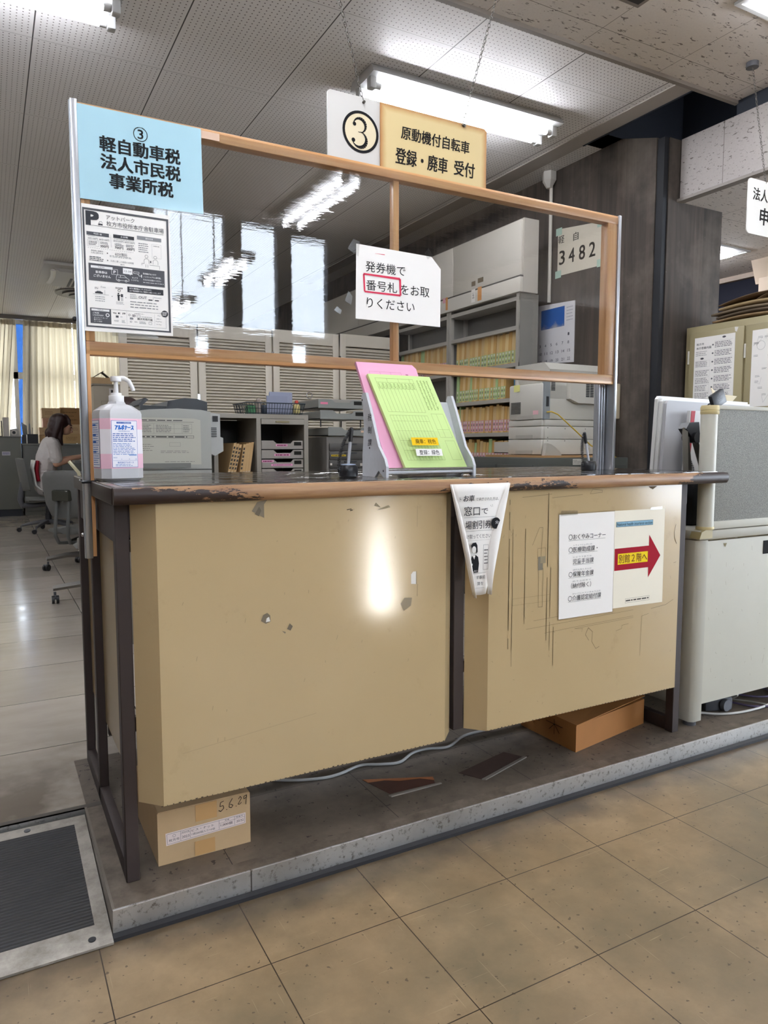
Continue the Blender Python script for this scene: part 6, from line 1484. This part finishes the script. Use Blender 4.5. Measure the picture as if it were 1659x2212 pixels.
# ================================================================== RIGHT OF THE COUNTER
lw = M('#b4b2a6', .5, 0, .06, 6, name='off_white_steel')
t = thing('office_desk', 'off-white steel desk with panel front right of the counter', 'desk', (2.6, .3, F))
obj('desktop', B(1.915, 3.5, -.005, .72, .728, .762, bev=.006), lw, t)
pz = MB(); pz.prism([(1.966, .0), (1.925, .0), (1.912, .012), (1.912, .055), (1.966, .055)], 2, .075, .727); obj('leg', pz, lw, t, smooth=50)
obj('front_panel', B(1.967, 3.45, .005, .02, .133, .722), M('#bebcae', .5, 0, .07, 5), t)
obj('side_panel', B(1.912, 1.926, .055, .70, .12, .727), lw, t); obj('leg', B(3.40, 3.45, .0, .06, .075, .727), lw, t); obj('leg', B(3.40, 3.45, .64, .70, .075, .727), lw, t); obj('leg', B(1.912, 1.96, .64, .70, .075, .727), lw, t)
ft = MB(); 
for x, y in ((1.94, .028), (3.425, .03), (3.425, .67), (1.936, .67)): ft.cyl((x, y, F), (x, y, .08), .022, n=18)
obj('foot', ft, m_dgrey, t)
cr = MB(); cr.prism([(1.905, .735), (1.955, .735), (1.972, .735), (1.972, .765), (1.935, .765), (1.915, .758)], 1, -.012, .03); obj('corner_cap', cr, M('#a79a70', .5), t, smooth=0)
obj('slot', MB().box(2.285, 2.40, .003, .0055, .655, .705), M('#050505', .95, 0, 0), t)
sm_ = SY(.0045)
for i in range(30):
    a, b = 1.98+.4*random.random(), .17+.52*random.random(); sm_.line([(a, b), (a+.012*(random.random()-.5), b+.018*random.random())], .0012, '#958f7e')
sm_.poly([(2.055, .71), (2.065, .695), (2.075, .71)], '#8d8468'); sm_.emit('scuff_marks', t)
t = thing('desk_partition', 'grey cloth covered partition panel standing on the desk edge', 'partition', (2.7, .01, .765))
obj('cloth_panel', B(1.992, 3.45, .0, .03, .790, 1.185, bev=.003), m_cloth, t)
fr = MB(); fr.box(1.985, 3.46, -.003, .033, 1.183, 1.197, bev=.003).box(1.975, 3.46, -.004, .034, .764, .792, bev=.002); obj('frame', fr, M('#c6c5b9', .5, 0, .04), t)
pp = MB(); pp.lathe([(.028, .772), (.028, 1.165)], (1.964, .014, 0), 24); obj('post', pp, M('#c9c8bb', .45, 0, .05), t)
cp = MB(); cp.lathe([(.029, 1.165), (.031, 1.168), (.031, 1.176), (.029, 1.178), (.031, 1.180), (.031, 1.188), (.028, 1.196)], (1.966, .014, 0), 24); cp.lathe([(.030, .765), (.031, .768), (.030, .775)], (1.964, .014, 0), 24); obj('post_cap', cp, M('#cfc08f', .5), t)
# behind the partition
t = thing('display_board', 'large white folded board standing behind the grey partition', 'board', (2.56, .48, .763))
for i, (a, b, c_, mt) in enumerate(((2.262, 2.86, .50, m_white), (2.268, 2.85, .482, m_white), (2.276, 2.845, .464, M('#b9b9bb', .5)))):
    m = MB(); m.prism([(a-.03+.0, .764), (b, .764), (b, 1.258-.01*i), (a+.01, 1.268-.01*i), (a-.002, 1.255-.01*i)], 1, c_-.008, c_+.008); obj('leaf', m, mt, t, smooth=0)
s = SY(.4915)
for i in range(14): s.rect(2.276-.0006*i, 2.282-.0006*i, 1.245-.0125*i, 1.251-.0125*i, '#8b8b8d')
s.emit('printing', t)
t = thing('document_case', 'flat white case with red ribbon leaning on the white board', 'case', (2.45, .42, .763))
m = MB(); m.prism([(2.325, .764), (2.60, .764), (2.60, 1.205), (2.365, 1.205)], 1, .410, .425); obj('case_body', m, M('#d4d3d1', .5), t, smooth=0)
m = MB(); m.prism([(2.352, .93), (2.362, .93), (2.395, 1.204), (2.370, 1.204)], 1, .4085, .4098); obj('red_ribbon', m, M('#b01028', .5), t, smooth=0)
t = thing('folding_easel', 'folded metal easel with black joint beside the partition post', 'easel', (2.25, .3, .763))
gm = M('#8f8b82', .4, .5)
obj('leg', MB().tube([(2.225, .30, .765), (2.198, .30, 1.13)], .014, 4), gm, t); obj('leg', MB().tube([(2.275, .31, .765), (2.215, .31, 1.13)], .014, 4), M('#6f6c65', .4, .5), t); obj('leg', MB().tube([(2.37, .32, .90), (2.26, .32, 1.13)], .016, 4), M('#57534c', .4, .5), t)
m = MB(); m.prism([(2.188, 1.125), (2.205, 1.148), (2.262, 1.152), (2.268, 1.11), (2.252, 1.075), (2.228, 1.085)], 1, .285, .325); m.cyl((2.245, .275, 1.09), (2.245, .335, 1.09), .022); obj('joint', m, m_black, t)
n = N('mesh_plate'); X, Y, Z = n.xyz()
a_ = n.math('FRACT', n.math('DIVIDE', X, .011)); b__ = n.math('FRACT', n.math('DIVIDE', Z, .009)); hh = n.math('MULTIPLY', n.math('GREATER_THAN', a_, .4), n.math('GREATER_THAN', b__, .4))
n.set(Base_Color=n.mix(hh, '#d0cfd3', '#6a6a72'), Roughness=.5)
m = MB(); m.prism([(2.245, 1.075), (2.31, .96), (2.315, .80), (2.285, .80)], 1, .335, .34); obj('mesh_plate', m, n.m, t, smooth=0)
t = thing('card_reader', 'small black card reader tilted on top of the partition post', 'card reader', (2.06, .03, 1.197))
m = MB(); m.box(-.035, .035, -.008, .008, -.026, .026, bev=.003); m.xf(Matrix.Translation((2.045, .045, 1.222)) @ Matrix.Rotation(-.45, 4, 'Y')); obj('body', m, M('#202327', .4), t)
s = Sheet((2.045, .0365, 1.222), (math.cos(.45), 0, math.sin(.45)), (-math.sin(.45), 0, math.cos(.45)), (0, -1, 0)); s.small(-.01, .02, -.012, .012, 4, '#8d9094', .15); s.emit('printing', t)
obj('cord', MB().tube([(2.01, .05, 1.205), (1.992, .055, 1.19), (1.985, .05, 1.15), (1.99, .05, 1.08)], .003, 6), m_dark, t); obj('plug', B(1.982, 1.998, .043, .057, 1.06, 1.085), m_dgrey, t)
for i, (lab, pts) in enumerate((('cream paper slip curling up left over the white board', [(2.634, 1.30), (2.655, 1.29), (2.685, 1.27), (2.70, 1.24), (2.665, 1.24)]), ('cream paper slip bending right over the white board', [(2.725, 1.24), (2.745, 1.272), (2.835, 1.268), (2.80, 1.24)]))):
    m = MB(); m.prism([(x_, z_+.02) for x_, z_ in pts], 1, .520+.01*i, .5215+.01*i); single('paper_slip', m, M('#ddd0b0', .6), lab, 'paper', smooth=0)
t = thing('acrylic_stand', 'violet clear acrylic stand leaning at the counter back right', 'stand', (2.49, .62, .763)); m = MB(); m.prism([(2.40, .764), (2.46, .764), (2.548, 1.053), (2.482, 1.051)], 1, .60, .604); obj('plate', m, m_purple, t, smooth=0); obj('foot', B(2.38, 2.50, .58, .66, .763, .767), m_purple, t)
single('computer_tower', MB().box(2.03, 2.19, .12, .58, .763, .945, bev=.01), M('#1b1c1f', .5), 'black computer case on the desk behind the partition post', 'computer')
# cables on the platform
t = thing('power_adapter', 'grey power adapter with round knob under the off-white desk', 'adapter', (2.17, .10, F)); m = MB(); m.box(2.10, 2.215, .05, .15, F, F+.055, bev=.012, rz=-.35); obj('body', m, M('#55585e', .5), t); obj('knob', MB().cyl((2.155, .047, F+.028), (2.155, .030, F+.028), .022), M('#63666c', .5), t)
def floorcable(pts, r, col, lab):
    P = [Vector((x, y, z)) for x, y, z in pts]; out = []
    for i in range(len(P)-1):
        p0, p1, p2, p3 = P[max(0, i-1)], P[i], P[i+1], P[min(len(P)-1, i+2)]
        for k in range(6):
            f = k/6; out.append(.5*((2*p1)+(p2-p0)*f+(2*p0-5*p1+4*p2-p3)*f*f+(3*p1-p0-3*p2+p3)*f**3))
    single('cable', MB().tube(out, r, 8), M(col, .45), lab, 'cable')
zc = F+.006
floorcable([(2.03, .10, zc), (2.10, .03, zc), (2.20, .0, zc), (2.35, .0, zc), (2.5, .05, zc), (2.7, .1, zc)], .0045, '#c2c2be', 'white cable lying in front of the power adapter')
floorcable([(2.14, .16, .115), (2.19, .09, .125), (2.25, .06, .105), (2.26, .10, .075), (2.20, .16, zc), (2.10, .22, zc)], .005, '#d6d6d2', 'white cable looping over the power adapter')
floorcable([(2.20, .22, zc), (2.26, .08, zc), (2.30, .01, zc), (2.42, -.02, zc), (2.55, .03, zc)], .004, '#4d4463', 'purple cable crossing nearest the platform edge')
floorcable([(2.30, .26, zc), (2.38, .10, zc), (2.46, .06, zc), (2.52, .12, zc), (2.46, .2, zc), (2.62, .26, zc)], .004, '#564c70', 'purple cable loop under the desk at right edge')
floorcable([(2.24, .17, zc), (2.32, .07, zc), (2.36, .0, zc)], .003, '#8f8f87', 'thin grey cable ending at a small plug on the platform')
floorcable([(2.42, .22, .12), (2.5, .12, .10), (2.55, .05, zc), (2.7, .02, zc)], .005, '#b9b9b4', 'light grey cable coming down at the right edge')

# beige cabinet on the right with posters and paper
bgc = M('#a39874', .45, .05, .04, 4, name='beige_steel')
t = thing('steel_cabinet', 'beige steel cabinet with guide posters in front of concrete column', 'cabinet', (3.82, .9, F))
obj('body', B(3.60, 4.02, .14, 1.44, F, 1.785, bev=.004), bgc, t)
for a, b in ((1.04, 1.405), (.60, 1.025), (.17, .585)):
    d_ = obj('door', B(3.588, 3.60, a, b, F+.06, 1.745, bev=.003), M('#9d926f', .45, .05, .03, 4), t)
    for z in (.5, 1.60): obj('hinge', MB().cyl((3.588, b+.004, z-.04), (3.588, b+.004, z+.04), .006, n=10), m_steelwhite, d_)
s = SX(3.5875); s.poly([(-1.10, 1.745), (-1.075, 1.742), (-1.085, 1.715), (-1.095, 1.72)], '#dedbd3'); s.emit('torn_tape', t)
t = thing('guide_poster', 'white building guide poster full of small tables on cabinet door', 'poster', (3.586, 1.23, 1.30))
obj('page', B(3.5865, 3.5875, 1.093, 1.366, 1.30, 1.712), m_paper, t, smooth=0)
s = SX(3.5864); q = '#47474a'
s.text('枚方市', -1.352, -1.30, 1.672, .014, q, .01); s.text('本庁舎案内図', -1.352, -1.25, 1.648, .015, q, .01)
s.small(-1.355, -1.262, 1.60, 1.632, 3, '#8a8a8c', .3)
for z in (1.555, 1.50, 1.455, 1.41, 1.365, 1.32): s.small(-1.355, -1.258, z-.02, z+.016, 4, '#7d7d80', .4); s.frame(-1.358, -1.255, z-.022, z+.018, .0006, '#a5a5a8')
for z in (1.66, 1.61, 1.56, 1.51, 1.46, 1.41, 1.36, 1.32): s.small(-1.225, -1.105, z-.02, z+.016, 4, '#7d7d80', .45); s.disc(-1.238, z, .006, '#6c6c70', ry=.005); s.line([(-1.225, z+.02), (-1.105, z+.02)], .0006, '#a5a5a8')
s.disc(-1.165, 1.698, .012, '#55555a', ry=.006); s.disc(-1.31, 1.585, .012, '#55555a', ry=.006); s.emit('printing', t)
t = thing('guide_poster', 'white floor map poster on the right cabinet door, cut by edge', 'poster', (3.586, .86, 1.30))
obj('page', B(3.5865, 3.5875, .71, .985, 1.28, 1.708), m_paper, t, smooth=0)
s = SX(3.5864)
for i in range(26):
    u, v = -.975+.24*random.random(), 1.33+.35*random.random(); s.small(u, u+.03, v, v+.012, 2, '#77777a', .35); 
    if i % 3 == 0: s.line([(u, v), (u+.05*(random.random()-.3), v-.04*random.random()), (u+.06*random.random(), v+.03*random.random())], .0008, '#8a8a8c')
s.ring(-.93, 1.62, .025, .001, '#77777a'); s.emit('printing', t)
kr = [M(c, .85, 0, .1, 10) for c in ('#6f5940', '#8a7152', '#5a4b3a', '#7a6a55', '#9a835f')]
def sag(lab, y0, y1, z, th, bend, mat, x0=3.62, x1=3.98):
    m = MB(); m.grid(lambda u, v: (x0+(x1-x0)*v, y1+(y0-y1)*u, z+bend*math.sin(u*PI*.9)+.01*math.sin(7*u+3*v)), 16, 4)
    o = single('kraft_paper', m, mat, lab, 'paper', 'brown papers on the beige cabinet', solid=th)
sag('lowest sheet of brown paper on the beige cabinet', .35, 1.275, 1.802, .010, .004, kr[1])
sag('dark folded paper above the lowest brown sheet', .40, 1.25, 1.822, .012, .008, kr[2])
sag('long grey brown board in the middle of the paper pile', .35, 1.285, 1.845, .012, .006, kr[3])
sag('light brown board near the top of the paper pile', .38, 1.235, 1.872, .014, .006, kr[4])
sag('crumpled brown paper on top of the pile on cabinet', .45, 1.24, 1.890, .004, .035, kr[0])
m = MB(); m.grid(lambda u, v: (3.64+.3*v, 1.02-.45*u, 1.885+.055*math.sin(min(1, u*1.6)*PI*.5)+.01*math.sin(9*u)), 10, 4); single('kraft_paper', m, kr[0], 'raised brown paper fold at the right edge above the pile', 'paper', 'brown papers on the beige cabinet', solid=.004)
# side hall
w_ = MB(); w_.box(5.55, 5.65, 1.1, 9.1, 0, 1.2, M('#a8988a', .8)).box(5.55, 5.65, 1.1, 2.13, 1.2, 2.54).box(5.55, 5.65, 3.4, 9.1, 1.2, 2.54).box(5.55, 5.65, 2.13, 3.4, 2.5, 2.54); struct('wall_inner', w_, M('#a8988a', .8))
struct('window_3', B(5.60, 5.61, 2.13, 3.4, 1.2, 2.5), M('#05081a', .9, 0, 0))
struct('wall_pier', MB().box(5.25, 5.55, 1.55, 2.10, 0, 2.40).prism([(5.20, 2.54), (5.55, 2.54), (5.55, 2.36), (5.27, 2.36)], 1, 1.5, 2.14), M('#a08f7d', .7))
single('chrome_pipe', MB().cyl((5.22, 1.86, 0.0), (5.22, 1.86, 2.28), .022), m_chrome, 'chrome vertical pipe on the beige pier at the right edge', 'pipe')
